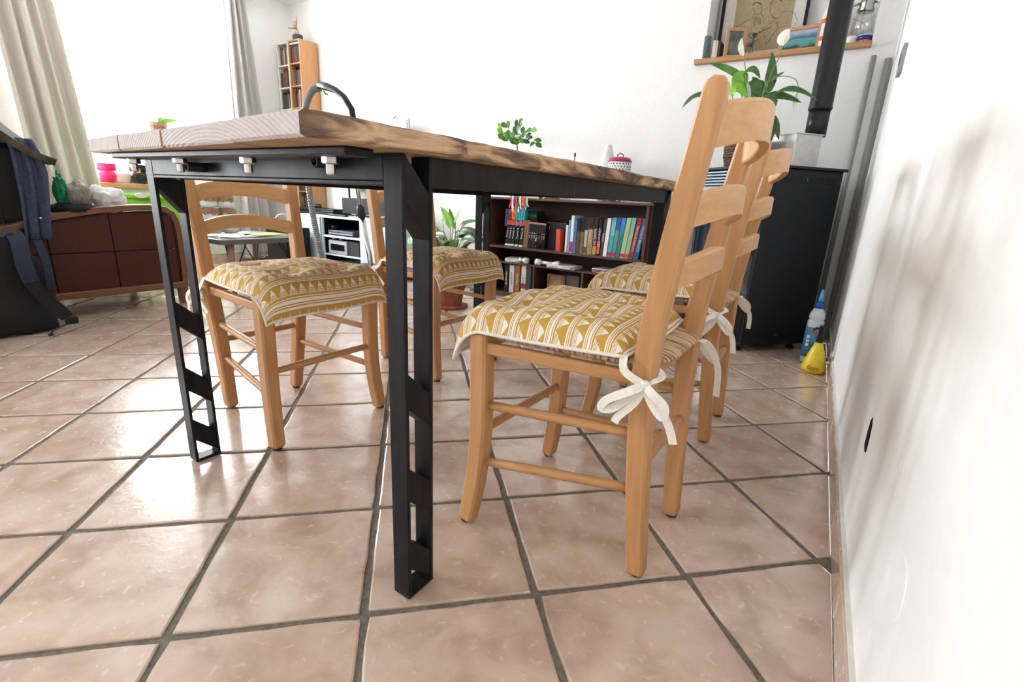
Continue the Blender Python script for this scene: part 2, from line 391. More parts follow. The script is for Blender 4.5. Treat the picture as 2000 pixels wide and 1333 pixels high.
for r, h in ((.0405, .0), (.0405, .0008), (.0395, .0014), (.0, .0014)): vs += [c+wt*a*r+V((0, 0, b*r))+wn*h for a, b in ring]
mb.add(vs, [(q*40+i, q*40+(i+1) % 40, (q+1)*40+(i+1) % 40, (q+1)*40+i) for q in range(3) for i in range(40)])
part('junction_cover', mb, m_wall, wr, label='round flat white blanking disc painted over')
# grey switch plate
a, b = wall_pt(1772, 92), wall_pt(1756, 154); cy = (a.y+b.y)/2; mb = MB()
mb.add([V((xr(cy+dy)+.010, cy+dy, 1.24+dz))+wn*h for h in (.0, .012) for dy, dz in ((-.04, -.05), (.04, -.05), (.045, .055), (-.04, .05))], [(0, 1, 2, 3), (4, 5, 6, 7), (0, 1, 5, 4), (1, 2, 6, 5), (2, 3, 7, 6), (3, 0, 4, 7)])
sw = thing('wall_switch', 'small grey switch box high on the white right wall', 'switch', (xr(cy)+.010, cy, 1.19))
part('switch_plate', mb, m_grey, sw); mb = MB(); mb.box(xr(cy)-.004, xr(cy), cy-.014, cy+.014, 1.225, 1.262); part('rocker', mb, m_dgrey, sw)
# baseboards
bb = tag(part('baseboard_right', MB().prism([(xr(YN)+.0035, YN), (xr(YB)+.0035, YB), (xr(YB)+.0105, YB), (xr(YN)+.0105, YN)], .070), C(225, 222, 215, .8)), kind='structure')
k = -9; Y0 = .882
while Y0+k*.275 < YB-.02:
    y0, y1 = max(Y0+k*.275+.0025, YN), min(Y0+(k+1)*.275-.0025, YB-.012); k += 1
    mb = MB(); e = [random.uniform(-.0008, .0006) for _ in range(4)]
    mb.prism([(xr(y0)+e[0]-.001, y0), (xr(y1)+e[1]-.001, y1), (xr(y1)+.006, y1), (xr(y0)+.006, y0)], .064+e[2], base=.001)
    part('baseboard_tile', mb, m_tile, bb, bev=.0015, seg=1)
bb = tag(part('baseboard_back', MB().box(XL, xr(YB), YB-.004, YB, 0, .070), m_grout), kind='structure')
x = XL+.01
while x < 0:
    mb = MB(); mb.box(x, min(x+.27, xr(YB)-.012), YB-.012, YB-.004, .001, .067); part('baseboard_tile', mb, m_tile, bb, bev=.001, seg=1); x += .275
bb = tag(part('baseboard_left', MB().box(XL, XL+.004, YN, YB-.012, 0, .070), m_grout), kind='structure')
y = YN+.01
while y < YB-.05:
    mb = MB(); mb.box(XL+.004, XL+.012, y, min(y+.27, YB-.014), .001, .067); part('baseboard_tile', mb, m_tile, bb, bev=.001, seg=1); y += .275
# window_1: frame, mullion, two panes, pine sill
wi = thing('window_1', 'white framed two-pane window in the left wall', 'window', (XL-.2, (WY0+WY1)/2, WZ0)); del wi['category']; wi['kind'] = 'structure'
X0, X1 = XL-.25, XL-.19
mb = MB()
for b in ((X0, X1, WY0, WY0+.07, WZ0+.03, WZ1), (X0, X1, WY1-.07, WY1, WZ0+.03, WZ1), (X0, X1, WY0+.07, WY1-.07, WZ0+.03, WZ0+.10), (X0, X1, WY0+.07, WY1-.07, WZ1-.07, WZ1), (X0, X1, 1.70, 1.775, WZ0+.1, WZ1-.07)): mb.box(*b)
part('window_frame', mb, m_pvc, wi, bev=.004)
for a, b in ((WY0+.07, 1.70), (1.775, WY1-.07)):
    mb = MB(); mb.box(XL-.225, XL-.219, a, b, WZ0+.10, WZ1-.07); part('pane', mb, m_glass, wi)
    mb = MB()
    for q in ((a, a+.035, WZ0+.1, WZ1-.07), (b-.035, b, WZ0+.1, WZ1-.07), (a+.035, b-.035, WZ0+.1, WZ0+.135), (a+.035, b-.035, WZ1-.105, WZ1-.07)): mb.box(XL-.236, XL-.188, *q)
    part('sash', mb, m_pvc, wi, bev=.003)
mb = MB(); mb.box(XL-.19, XL+.035, WY0-.0, WY1+.0, .622, .660)
part('window_sill', mb, m_pine, wi, bev=.004, label='knotty pine window sill board')
# added_window: unseen window added in the left wall for more daylight
wi = thing('added_window', 'white framed window added in the left wall, out of view, for light', 'window', (XL-.2, (PY0+PY1)/2, 0)); del wi['category']; wi['kind'] = 'structure'
mb = MB(); ym = (PY0+PY1)/2
for b in ((PY0, PY0+.08, 0, 2.15), (PY1-.08, PY1, 0, 2.15), (PY0+.08, PY1-.08, 0, .07), (PY0+.08, PY1-.08, 2.07, 2.15), (ym-.04, ym+.04, .07, 2.07)): mb.box(XL-.25, XL-.19, *b)
part('window_frame', mb, m_pvc, wi)
for a, b in ((PY0+.08, ym-.04), (ym+.04, PY1-.08)): mb = MB(); mb.box(XL-.225, XL-.219, a, b, .07, 2.07); part('pane', mb, m_glass, wi)
# oak ledge of the niche
mb = MB(); x0 = aY(1357, 112, YB-.03).x; x1 = aY(1703, 83, YB-.03).x
mb.box(x0, NX0, YB-.035, YB, 1.462, 1.488); mb.box(NX0, x1, YB-.035, YB+.208, 1.462, 1.488)
tag(part('trim_1', mb, m_pine_x, None, bev=.002, label='oak ledge board along the foot of the wall niche'), kind='structure')

# ================================================================== TABLE
tb = thing('dining_table', 'long dining table with thick weathered oak planks on a dark steel frame', 'table', (-.88, 1.1, 0))
TX0, TX1, LY0, LY1 = -1.272, -.500, .485, 1.70
ZT = .7235
def plank(poly, mats, name='plank', edge=False):
    mb = MB(); n = len(poly); z0, z1 = ZT, ZT+.0275
    ins = .0035
    cx = sum(p[0] for p in poly)/n; cy = sum(p[1] for p in poly)/n
    def sh(p, k): return (p[0]+(ins*k if p[0] < cx else -ins*k), p[1]+(ins*k if p[1] < cy else -ins*k))
    rings = [[(*sh(p, 1), z0) for p in poly], [(*p, z0+ins) for p in poly], [(*p, z1-ins) for p in poly], [(*sh(p, 1), z1) for p in poly]]
    mb.add([q for r in rings for q in r], [])
    fs = []; mi = []
    for r in range(3):
        for i in range(n):
            j = (i+1) % n; fs.append((r*n+i, r*n+j, (r+1)*n+j, (r+1)*n+i)); a, b = poly[i], poly[j]
            mi.append(1 if abs(a[1]-b[1]) < abs(a[0]-b[0]) else (2 if edge and (a[0]+b[0])/2 > cx else 0))
    fs += [tuple(range(n))[::-1], tuple(range(3*n, 4*n))]; mi += [3, 0]
    mb.f += fs; mb.mi += mi
    return part(name, mb, mats, tb)
def yend(x): return .405-.072*(x+1.31)/.83
xs = [-1.312, -1.118, -.905, -.66, -.478]; FE = 1.86; rq = random.Random(5)
for k in range(4):
    a, b = xs[k]+.0014, xs[k+1]-.0014; last = k == 3; ye = rq.uniform(-.004, .004)
    pl = [(a, yend(a)+ye), ((a+b)/2, yend((a+b)/2)+ye+rq.uniform(-.003, .003)), (b-(.012 if last else 0), yend(b)+ye)]
    if last:
        pl.append((b, yend(b)+.018)); m_ = 46
        for q in range(1, m_): yy = yend(b)+.018+(FE-.02-yend(b)-.018)*q/m_; pl.append((b+rq.uniform(-.006, .004)+.004*math.sin(yy*7), yy))
        pl.append((b-.01, FE))
    else: pl.append((b, FE+rq.uniform(-.01, .01)))
    pl.append((a, FE+rq.uniform(-.01, .01)))
    plank(pl, [m_top, m_end, m_edge, m_under], edge=last)
# under-plate with bolts
mb = MB(); mb.box(-1.205, -.512, .405, .450, ZT-.0105, ZT-.0005); pt = part('mounting_plate', mb, m_blacksteel, tb, bev=.002)
for px, pz in ((262, 318), (352, 318), (484, 312), (645, 306)):
    p = aY(px, pz, .428); mb = MB(); zb = ZT-.0105
    mb.lathe((p.x, .428, zb-.009), [(.0105, 0), (.0115, .002), (.0115, .009)], 6); mb.lathe((p.x, .428, zb-.023), [(.005, 0), (.006, .002), (.006, .014)], 12)
    part('bolt', mb, m_steel, tb, bev=.0005, seg=1, label='zinc hexagonal bolt')
for px, pz in ((372, 326), (622, 316)):
    p = aY(px, pz, .462); mb = MB(); r = .0085; K = 16
    vs = []
    for rr, yy in ((r, .487), (r, .455), (r*.6, .455), (r*.6, .487)): vs += [(p.x+rr*math.cos(2*PI*q/K), yy, p.z+rr*math.sin(2*PI*q/K)) for q in range(K)]
    mb.add(vs, [(s*K+i, s*K+(i+1) % K, (s+1)*K+(i+1) % K, (s+1)*K+i) for s in range(3) for i in range(K)])
    part('spacer_tube', mb, m_blacksteel, tb, smooth=True)
# frame beams (shallow channels)
ZB0, ZB1 = .685, ZT-.001
mb = MB(); mb.box(TX0+.0332, TX1-.0362, LY0+.0004, LY0+.006, ZB0+.0021, ZB1); mb.box(TX0+.0332, TX1-.036, LY0, LY0+.034, ZB0-.004, ZB0+.002); part('end_beam', mb, m_blacksteel, tb, bev=.0012)
mb = MB(); mb.box(TX0+.0332, TX1-.0362, LY1-.006, LY1-.0004, ZB0, ZB1); part('end_beam', mb, m_blacksteel, tb, bev=.0012)
for x in (TX0+.002, TX1-.008):
    mb = MB(); mb.box(x, x+.006, LY0+.0602, LY1-.0602, ZB0-.004, ZB1); part('side_beam', mb, m_blacksteel, tb, bev=.001)
def leg(x0, x1, yo, s):
    """yo: outer face Y, s: +1 when the frame runs to larger Y"""
    L = bpy.data.objects.new('leg', None); L.empty_display_size = .02; link(L, tb); L.location = V(((x0+x1)/2, yo, 0))-V(tb.location)
    Y = lambda d: yo+s*d
    def bx(n, a, b, z0, z1):
        mb = MB(); mb.box(x0, x1, min(Y(a), Y(b)), max(Y(a), Y(b)), z0, z1); return part(n, mb, m_blacksteel, L, bev=.0012)
    bx('front_bar', 0, .007, .003, ZB1); bx('rear_bar', .053, .060, .003, ZB1); bx('foot_plate', .007, .053, .003, .009)
    for zf0, zf1, zr0, zr1 in ((.7215, .662, .672, .607), (.4115, .354, .368, .312), (.252, .192, .209, .150), (.1155, .060, .072, .018)):
        mb = MB(); yf, yr = Y(.007), Y(.053)
        mb.add([(x, y, z) for x in (x0+.0004, x1-.0004) for y, z in ((yf, zf0), (yf, zf1), (yr, zr1), (yr, zr0))], [(0, 1, 2, 3), (7, 6, 5, 4), (0, 4, 5, 1), (1, 5, 6, 2), (2, 6, 7, 3), (3, 7, 4, 0)])
        part('diagonal_brace', mb, m_blacksteel, L, bev=.001, seg=1)
    mb = MB(); mb.box(x0+.003, x1-.003, min(Y(.004), Y(.056)), max(Y(.004), Y(.056)), 0, .003); part('felt_pad', mb, C(30, 60, 48, .95), L)
for x0, x1 in ((TX0, TX0+.033), (TX1-.036, TX1)): leg(x0, x1, LY0, 1); leg(x0, x1, LY1, -1)

# ================================================================== CHAIRS
def sq(r, c=.25):
    """square section with chamfered corners"""
    k = r*(1-c*1.2); return [(-r, -k), (-k, -r), (k, -r), (r, -k), (r, k), (k, r), (-k, r), (-r, k)]
SEAT = .418
def make_chair(label):
    """local: +x is the front, origin on the floor under the middle"""
    t = thing('dining_chair', label, 'chair', group='beech ladder-back chairs around the table')
    def lerp(a, b, u): return a+(b-a)*u
    def leg_mb(pts, r):
        mb = MB(); mb.sweep(pts, [sq(x, .22) for x in r], up=(1, 0, 0)); return mb
    for s in (-1, 1):
        fx = lambda z: .157+.020*max(0, 1-z/.24)**2-.004*math.sin(min(1, z/.42)*PI); fy = lambda z: .168+.010*max(0, 1-z/.24)**2
        zs = [.006, .012, .05, .10, .16, .22, .30, .38, SEAT+.004, SEAT+.010]
        o = part('front_leg', leg_mb([(fx(z), s*fy(z), z) for z in zs], [.013, .0165, .0172, .0178, .0182, .0187, .019, .019, .019, .015]), m_beech, t, local=True)
        g = MB(); g.lathe((fx(0), s*fy(0), 0), [(.0105, 0), (.0125, .002), (.012, .007)], 12); part('foot_glide', g, C(60, 35, 22), o, local=True)
        bx = lambda z: -.180+.022*math.sin(min(1, z/.42)*PI/2) if z < .42 else -.158-.055*((z-.42)/.43)**1.25
        by = lambda z: .112+.034*min(1, z/.45)+.012*max(0, z-.45)/.4
        zs = [.006, .012, .10, .20, .30, .40, .47, .54, .62, .70, .77, .815, .831, .838]
        o = part('back_post', leg_mb([(bx(z), s*by(z), z) for z in zs], [.013, .0165, .0175, .018, .0185, .0185, .0185, .018, .0175, .017, .016, .0155, .013, .007]), m_beech, t, local=True)
        g = MB(); g.lathe((bx(0), s*by(0), 0), [(.0105, 0), (.0125, .002), (.012, .007)], 12); part('foot_glide', g, C(60, 35, 22), o, local=True)
    # curved back slats
    for zc, hh, bw in ((.790, .029, .046), (.675, .023, .040), (.577, .020, .034)):
        wy = by(zc)-.012; x0 = bx(zc)-.002; N = 14; vs = []
        for i in range(N+1):
            u = -1+2*i/N; y = u*wy; x = x0-bw*(1-u*u)**.8; zz = zc+.022*(1-u*u)-.010
            for dx, dz in ((-.0085, -hh), (.0065, -hh), (.0085, -hh+.003), (.0085, hh-.003), (.0055, hh), (-.0055, hh), (-.0085, hh-.004)): vs.append((x+dx, y, zz+dz))
        m = 7; mb = MB(); mb.add(vs, [(i*m+j, i*m+(j+1) % m, (i+1)*m+(j+1) % m, (i+1)*m+j) for i in range(N) for j in range(m)]+[tuple(range(m))[::-1], tuple(range(N*m, (N+1)*m))])
        part('back_slat', mb, m_beech_slat_lit, t, local=True)
    # stretchers
    def bar(n, a, b, r, m):
        mb = MB(); a = V(a); b = V(b); q = [a.lerp(b, u) for u in (0, .15, .5, .85, 1)]; mb.tube(q, [r*.72, r*.95, r, r*.95, r*.72], 12); part(n, mb, m, t, local=True, smooth=True)
    for s in (-1, 1):
        bar('side_stretcher', (.155, s*.168, .275), (-.163, s*.130, .292), .0098, m_beech_x)
        bar('side_stretcher', (.158, s*.169, .148), (-.170, s*.121, .182), .0098, m_beech_x)
        mb = MB(); mb.sweep([(.150, s*.172, SEAT-.022), (-.155, s*.143, SEAT-.022)], [[(-.008, -.012), (.008, -.012), (.008, .012), (-.008, .012)]]*2); part('seat_rail', mb, m_beech_x, t, local=True, bev=.004)
    bar('front_stretcher', (.153, -.168, .216), (.153, .168, .216), .0105, m_beech_y)
    bar('rear_stretcher', (-.166, -.128, .235), (-.166, .128, .235), .0105, m_beech_y)
    for x, wy in ((.157, .160), (-.158, .135)): mb = MB(); mb.sweep([(x, -wy, SEAT-.020), (x, wy, SEAT-.020)], [[(-.008, -.010), (.008, -.010), (.008, .010), (-.008, .010)]]*2, up=(0, 0, 1)); part('seat_rail', mb, m_beech_y, t, local=True, bev=.004)
    # rush seat: a rounded pad woven over the rails
    def f(u, v):
        a = 2*PI*u; ca, sa = math.cos(a), math.sin(a); e = .28
        sx = math.copysign(abs(ca)**e, ca); sy = math.copysign(abs(sa)**e, sa)
        ph = (v-.5)*PI; rr = max(0, math.cos(ph))**.35; zz = math.sin(ph)
        X = -.006+.182*sx*rr; W = .148+.032*(X+.17)/.34
        if X > .135 or X < -.140: W -= .024
        return (X, W*sy*rr, SEAT+.003+zz*.0145)
    mb = MB(); mb.grid(f, 56, 10); part('rush_seat', mb, m_rush, t, smooth=True, local=True)
    return t
def cushion_pt(s, t, side, seed):
    """s: +1 front, t: across; side +1 top sheet, -1 bottom sheet. Local to the chair"""
    r = random.Random(seed); k = [r.uniform(-1, 1) for _ in range(8)]
    # superellipse corner rounding
    b = .192+.012*s
    q = 1-.05*(s*s*t*t)
    x0 = .188*s*q+.050; y = b*t*q+.006*k[0]*s
    puff = max(0, (1-abs(s)**5))*max(0, (1-abs(t)**5))
    puff = puff**.55
    z = .0
    th = .050*puff
    for i, (a, c) in enumerate(((.42, .42), (.42, -.42), (-.42, .42), (-.42, -.42))):
        d2 = ((s-a)**2+(t-c)**2)/.045
        th -= .028*math.exp(-d2)
    th += .004*math.sin(5*s+k[1]*3)*math.sin(4*t+k[2]*3)*puff
    seam = SEAT+.020
    z = seam+(max(th, .002*puff) if side > 0 else -.004*puff)
    # the cloth rests on the rush and droops past its edges
    x = x0; edge = .150
    if x > edge:
        d = x-edge; ang = min(.86, d*10)*(.9+.12*k[3]); up = z-seam
        x = edge+d*math.cos(ang)+up*math.sin(ang)*.7; z = seam-d*math.sin(ang)+up*math.cos(ang*.8)
        z -= .016*max(0, d/.08)*abs(t)**4
    ys = abs(y)-.165
    if ys > 0: z -= ys*ys*10*(.7+.3*k[4]); y -= math.copysign(ys*.15, y)
    z += .003*k[5]*math.sin(6*t)*abs(s)**6
    return V((x, y, z))
def ribbon(mb, pts, w, nrm=None):
    pts = [V(p) for p in pts]
    # smooth the polyline
    fine = []
    n = len(pts)
    for i in range(n-1):
        p0, p1, p2, p3 = pts[max(i-1, 0)], pts[i], pts[i+1], pts[min(i+2, n-1)]
        for k in range(6):
            u = k/6; fine.append(.5*((2*p1)+(p2-p0)*u+(2*p0-5*p1+4*p2-p3)*u*u+(3*p1-p0-3*p2+p3)*u**3))
    fine.append(pts[-1]); hw = w/2; th = .0009
    mb.sweep(fine, [[(-hw, -th), (hw, -th), (hw, th), (-hw, th)]]*len(fine), up=nrm)
def make_cushion(label, seed, bow=1):
    t = thing('seat_cushion', label, 'cushion', group='mustard triangle-print seat cushions')
    N = 44
    me_uv = []
    mb = MB(); mb.grid(lambda u, v: cushion_pt(-1+2*u, -1+2*v, 1, seed), N, N)
    me = mb.mesh('cover', m_print, smooth=True); uv = me.uv_layers.new(name='UVMap')
    for lp in me.loops:
        i, j = lp.vertex_index % (N+1), lp.vertex_index//(N+1); s = -1+2*i/N; q = -1+2*j/N
        uv.data[lp.index].uv = (q*.20+.5, .5-s*.20-.012)
    link(bpy.data.objects.new('cover', me), t)
    mb = MB(); mb.grid(lambda u, v: cushion_pt(1-2*u, -1+2*v, -1, seed), 24, 24); part('backing', mb, m_cream, t, smooth=True, local=True, label='plain cream cotton underside')
    rim = []
    for a in range(4):
        for k in range(22):
            u = -1+2*k/22; s, q = ((u, -1), (1, u), (-u, 1), (-1, -u))[a]
            rim.append(cushion_pt(s, q, 1, seed)+V((0, 0, -.002)))
    rim.append(rim[0]); mb = MB(); mb.tube(rim, .0034, 6); part('piping', mb, m_cream, t, smooth=True, local=True, label='cream piping along the edge')
    for sd in (-1, 1):
        kn = V((-.168, sd*.170, SEAT-.022+.0*sd)); c = cushion_pt(-1, sd, 1, seed); mb = MB(); r = random.Random(seed*3+sd)
        j = lambda a: r.uniform(-a, a)
        P0 = (-.153, sd*.1455, SEAT-.012)     # post centre
        ribbon(mb, [c, V((-.135, sd*.176, SEAT-.004)), kn], .013, (0, sd, .15))
        ribbon(mb, [kn, V((-.181, sd*.160, SEAT-.014)), V((-.184, sd*.136, SEAT-.012)), V((-.168, sd*.120, SEAT-.005)), V((-.140, sd*.124, SEAT+.004))], .012, (0, 0, 1))
        ribbon(mb, [kn, kn+V((.020, sd*.018, -.010+j(.004))), kn+V((.055, sd*.016, -.036+j(.01))), kn+V((.064, sd*.012, -.052)), kn+V((.045, sd*.008, -.048)), kn+V((.016, sd*.008, -.016)), kn], .014, (0, sd, .2))
        ribbon(mb, [kn, kn+V((-.018, sd*.014, -.006)), kn+V((-.038, sd*.015, -.028+j(.01))), kn+V((-.036, sd*.012, -.040)), kn+V((-.016, sd*.008, -.022)), kn], .014, (0, sd, .2))
        ribbon(mb, [kn, kn+V((.010, sd*.006, -.028)), kn+V((.028+j(.01), sd*.004, -.062)), kn+V((.034+j(.01), sd*.004, -.075))], .013, (0, sd, 0))
        ribbon(mb, [kn, kn+V((-.018, sd*.010, -.012)), kn+V((-.046, sd*.009, -.050)), kn+V((-.056+j(.006), sd*.006, -.100+j(.02)))], .013, (0, sd, 0))
        mb.lathe(kn+V((0, 0, -.006)), [(.004, 0), (.0085, .004), (.008, .010), (.004, .014)], 8)
        part('ribbon_tie', mb, m_cream, t, local=True)
    return t
ch0 = make_chair('beech chair')
chairs = [(-.385, .897, PI, 'beech ladder-back chair nearest the camera, beside the white wall', 'mustard triangle-print cushion on the nearest chair, right of the near table leg', 11),
          (-.415, 1.545, PI+.03, 'beech ladder-back chair between the nearest chair and the black stove', 'mustard print cushion on the chair before the black stove, half hidden by the nearest chair', 12),
          (-1.328, .824, 0, 'beech chair seen between the two near table legs, turned towards the white wall', 'mustard print cushion with its front edge hanging down, seen between the two near table legs', 13),
          (-1.345, 1.480, -.02, 'beech chair seen behind and right of the near table leg, in front of the bookcase', 'mustard print cushion just behind the near table leg, before the leafy floor plant', 14)]
for i, (x, y, a, lab, cl, sd) in enumerate(chairs):
    o = ch0 if i == 0 else copy_tree(ch0); o.location = (x, y, 0); o.rotation_euler = (0, 0, a); o['label'] = lab; o.scale = (1, 1, .97 if i > 1 else 1)
    c = make_cushion(cl, sd); c.location = (x, y, 0); c.rotation_euler = (0, 0, a); c.scale = o.scale

# ================================================================== STOVE, PIPE, PLANT IN THE CORNER
SA = math.atan2(2.83-2.506, -.053+.339)      # direction of the stove's right side
FRc = V((-.339, 2.506, 0)); dS = V((math.cos(SA), math.sin(SA), 0)); dW = V((-math.sin(SA), math.cos(SA), 0))
SD, SW, SH = .432, .50, .872
RS = Matrix.Translation(FRc) @ Matrix(((dS.x, dW.x, 0, 0), (dS.y, dW.y, 0, 0), (0, 0, 1, 0), (0, 0, 0, 1)))
def sbox(*a, mb=None): mb = mb or MB(); mb.box(*a, M=RS); return mb
st = thing('pellet_stove', 'black pellet stove standing diagonally in the corner under the flue pipe', 'stove', FRc+dS*.2+dW*.25)
part('stove_body', sbox(.03, SD, .0, SW, .035, SH-.012), P('black_sheet_steel', (.005, .007, .009), .5, (.004, .005, .007), 50), st, bev=.004)
part('top_plate', sbox(-.005, SD+.012, -.012, SW+.01, SH-.012, SH), m_black, st, bev=.002)
for z0 in (.085, .815):      # curved vent slots on the right side
    for k in range(24):
        x = .07+k*.0138; c = 11.5; mb = MB()
        bend = .006 if k > c else -.006
        if abs(k-c) < 1.2: continue
        vs = [RS @ V((x+dx+bend*(1-(z/.014)**2), y, z0+z)) for z in (-.014, -.007, 0, .007, .014) for dx in (-.002, .002) for y in (-.0006, .0015)]
        mb.add(vs, [f for i in range(4) for f in ((i*4, i*4+2, i*4+6, i*4+4), (i*4, i*4+4, i*4+5, i*4+1), (i*4+2, i*4+3, i*4+7, i*4+6))])
        part('vent_slot', mb, P('vent_black', (.002, .002, .002), .8), st)
    mb = MB(); q = RS @ V((.07+11.5*.0138, -.001, z0)); mb.tube([q, q-dW*.004], .006, 12); part('round_boss', mb, m_dgrey, st)
bl = P('blue_grey_enamel', (.33, .42, .52), .3, (.30, .38, .47), 5)
part('front_panel', sbox(.004, .03, .02, SW-.02, .60, SH-.09), bl, st, bev=.004, label='pale blue enamelled upper front panel')
for k in range(5): part('grille_slat', sbox(.0, .03, .03, SW-.03, SH-.085+k*.0145, SH-.077+k*.0145), bl, st, bev=.001, seg=1)
def bulge(z0, z1, d, inset=.0):
    mb = MB(); N = 12; vs = []
    for z in (z0, z1):
        for i in range(N+1): u = i/N; y = .012+inset+(SW-.024-2*inset)*u; vs.append(RS @ V((.03-d*math.sin(PI*u)**.6-.002, y, z)))
        vs += [RS @ V((.03, SW-.012-inset, z)), RS @ V((.03, .012+inset, z))]
    m = N+3; return mb.add(vs, [tuple(range(m))[::-1], tuple(range(m, 2*m))]+[(i, (i+1) % m, m+(i+1) % m, m+i) for i in range(m)])
part('glass_door', bulge(.24, .595, .045), P('dark_stove_glass', (.015, .022, .035), .06), st, smooth=False, label='glossy dark bowed glass door')
part('lower_front', bulge(.045, .235, .040), m_gloss, st)
for a, b in ((.06, .05), (SD-.05, .05), (.06, SW-.05), (SD-.05, SW-.05)): mb = MB(); mb.lathe(RS @ V((a, b, 0)), [(.02, 0), (.02, .01), (.009, .016), (.009, .036)], 12); part('foot', mb, m_black, st)
# flue collar box and pipe
bx = thing('flue_box', 'pale square metal flue box standing on the black stove', 'duct', RS @ V((.335, .21, SH)))
mb = MB(); mb.box(.255, .405, .135, .30, SH, 1.03, M=RS); part('box_shell', mb, P('brushed_pale_steel', (.62, .61, .58), .45, metal=.3), bx, bev=.002)
mb = MB(); mb.box(.250, .410, .130, .305, 1.028, 1.033, M=RS); part('box_lid', mb, P('brushed_pale_steel', (.62, .61, .58)), bx, bev=.001)
pc = V((-.212, 2.985, 0)); pi_ = thing('flue_pipe', 'black flue pipe rising from the stove past the niche', 'pipe', (pc.x, pc.y, 1.033))
mb = MB(); mb.lathe(pc, [(.047, 1.033), (.047, 1.16)], 32); part('lower_pipe', mb, P('satin_black_pipe', (.014, .014, .017), .28), pi_, smooth=False)
for p in pi_.children: p.data.polygons.foreach_set('use_smooth', [len(q.vertices) < 6 for q in p.data.polygons])
mb = MB(); mb.lathe(pc, [(.0505, 1.155), (.053, 1.163), (.0505, 1.171), (.050, 1.175), (.050, ZC)], 32); o = part('upper_pipe', mb, P('satin_black_pipe', (.014, .014, .017)), pi_)
o.data.polygons.foreach_set('use_smooth', [len(q.vertices) < 6 for q in o.data.polygons])
# two pipes in the corner
mb = MB(); q = aY(1600, 590, YB-.03); mb.tube([(q.x-.0, YB-.028, .0), (q.x, YB-.028, 1.42)], .012, 14)
solo('corner_pipe', mb, C(150, 150, 145, .5), 'slim light grey pipe standing on the back wall beside the corner', 'pipe', smooth=True)
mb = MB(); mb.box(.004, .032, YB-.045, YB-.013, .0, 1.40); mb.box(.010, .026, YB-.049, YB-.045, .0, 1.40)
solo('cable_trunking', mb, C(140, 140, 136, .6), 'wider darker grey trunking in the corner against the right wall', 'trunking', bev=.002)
# peace lily in a woven basket on the stove
LB = RS @ V((.125, .300, SH)); lily = thing('peace_lily', 'tall peace lily with three white blooms in a brown woven basket on the stove', 'plant', LB)
mk = P('brown_woven_cord', (.16, .095, .06), .9, (.045, .025, .016), 90, (1, 1, 1), .8)
bk = None
for k in range(12):
    z = SH+.006+k*.0115; r = .088+.012*math.sin(k/11*PI*.9)+.0012*random.uniform(-1, 1); mb = MB()
    ringp = [(LB.x+r*math.cos(a*PI/12), LB.y+r*math.sin(a*PI/12), z+.002*math.sin(a*2.9+k)) for a in range(25)]; mb.tube(ringp, .0064, 6)
    if bk is None:
        b0 = MB(); b0.lathe((LB.x, LB.y, SH), [(.080, .001), (.088, .06), (.084, .13)], 20); bk = part('basket', b0, mk, lily, label='brown woven cord basket')
    part('cord_row', mb, mk, bk, smooth=True)
mb = MB(); mb.lathe((LB.x, LB.y, SH+.12), [(.08, 0), (.08, .012)], 16); part('soil', mb, C(40, 28, 20, .95), bk)
def bez(a, b, c, u): return a*(1-u)**2+b*(2*u*(1-u))+c*u*u
def leaf_mb(a, b, c, wd, nrm=V((-.35, -.55, .75)), N=9, fold=.25, shape=.8, wave=.0):
    mb = MB(); vs = []
    for i in range(N+1):
        u = i/N; p = bez(a, b, c, u); t = (bez(a, b, c, min(1, u+.02))-bez(a, b, c, max(0, u-.02))).normalized()
        sd = t.cross(nrm)
        if sd.length < .1: sd = t.cross(V((1, 0, 0)))
        sd.normalize(); up = sd.cross(t); ww = wd/2*(math.sin(PI*min(1, u**shape))**.85+.02)
        wv = math.sin(u*11)*wave*ww
        vs += [p+sd*ww+up*(ww*fold+wv), p+sd*ww*.5+up*ww*fold*.35, p, p-sd*ww*.5+up*ww*fold*.35, p-sd*ww+up*(ww*fold-wv)]
    mb.add(vs, [(i*5+j, i*5+j+1, (i+1)*5+j+1, (i+1)*5+j) for i in range(N) for j in range(4)]); return mb
def px_leaf(par, base, pts, wd, Y, mat, dY=0, wave=.1, nrm=None, stem=True):
    a, b, c = aY(*pts[0], Y), aY(*pts[1], Y+dY*.5), aY(*pts[2], Y+dY); b = b*2-(a+c)*.5 if True else b
    o = part('leaf', leaf_mb(a, b, c, wd, nrm or V((-.2, -.75, .55)), wave=wave), mat, par, smooth=True, solid=.0006)
    if stem:
        mb = MB(); m = (V(base)+a)*.5; m.z += .02; mb.tube([bez(V(base), m, a, u/6) for u in range(7)], .0022, 6); part('stem', mb, m_stem, par, smooth=True)
    return o
TB = V((LB.x, LB.y, SH+.13)); YL = LB.y-.02
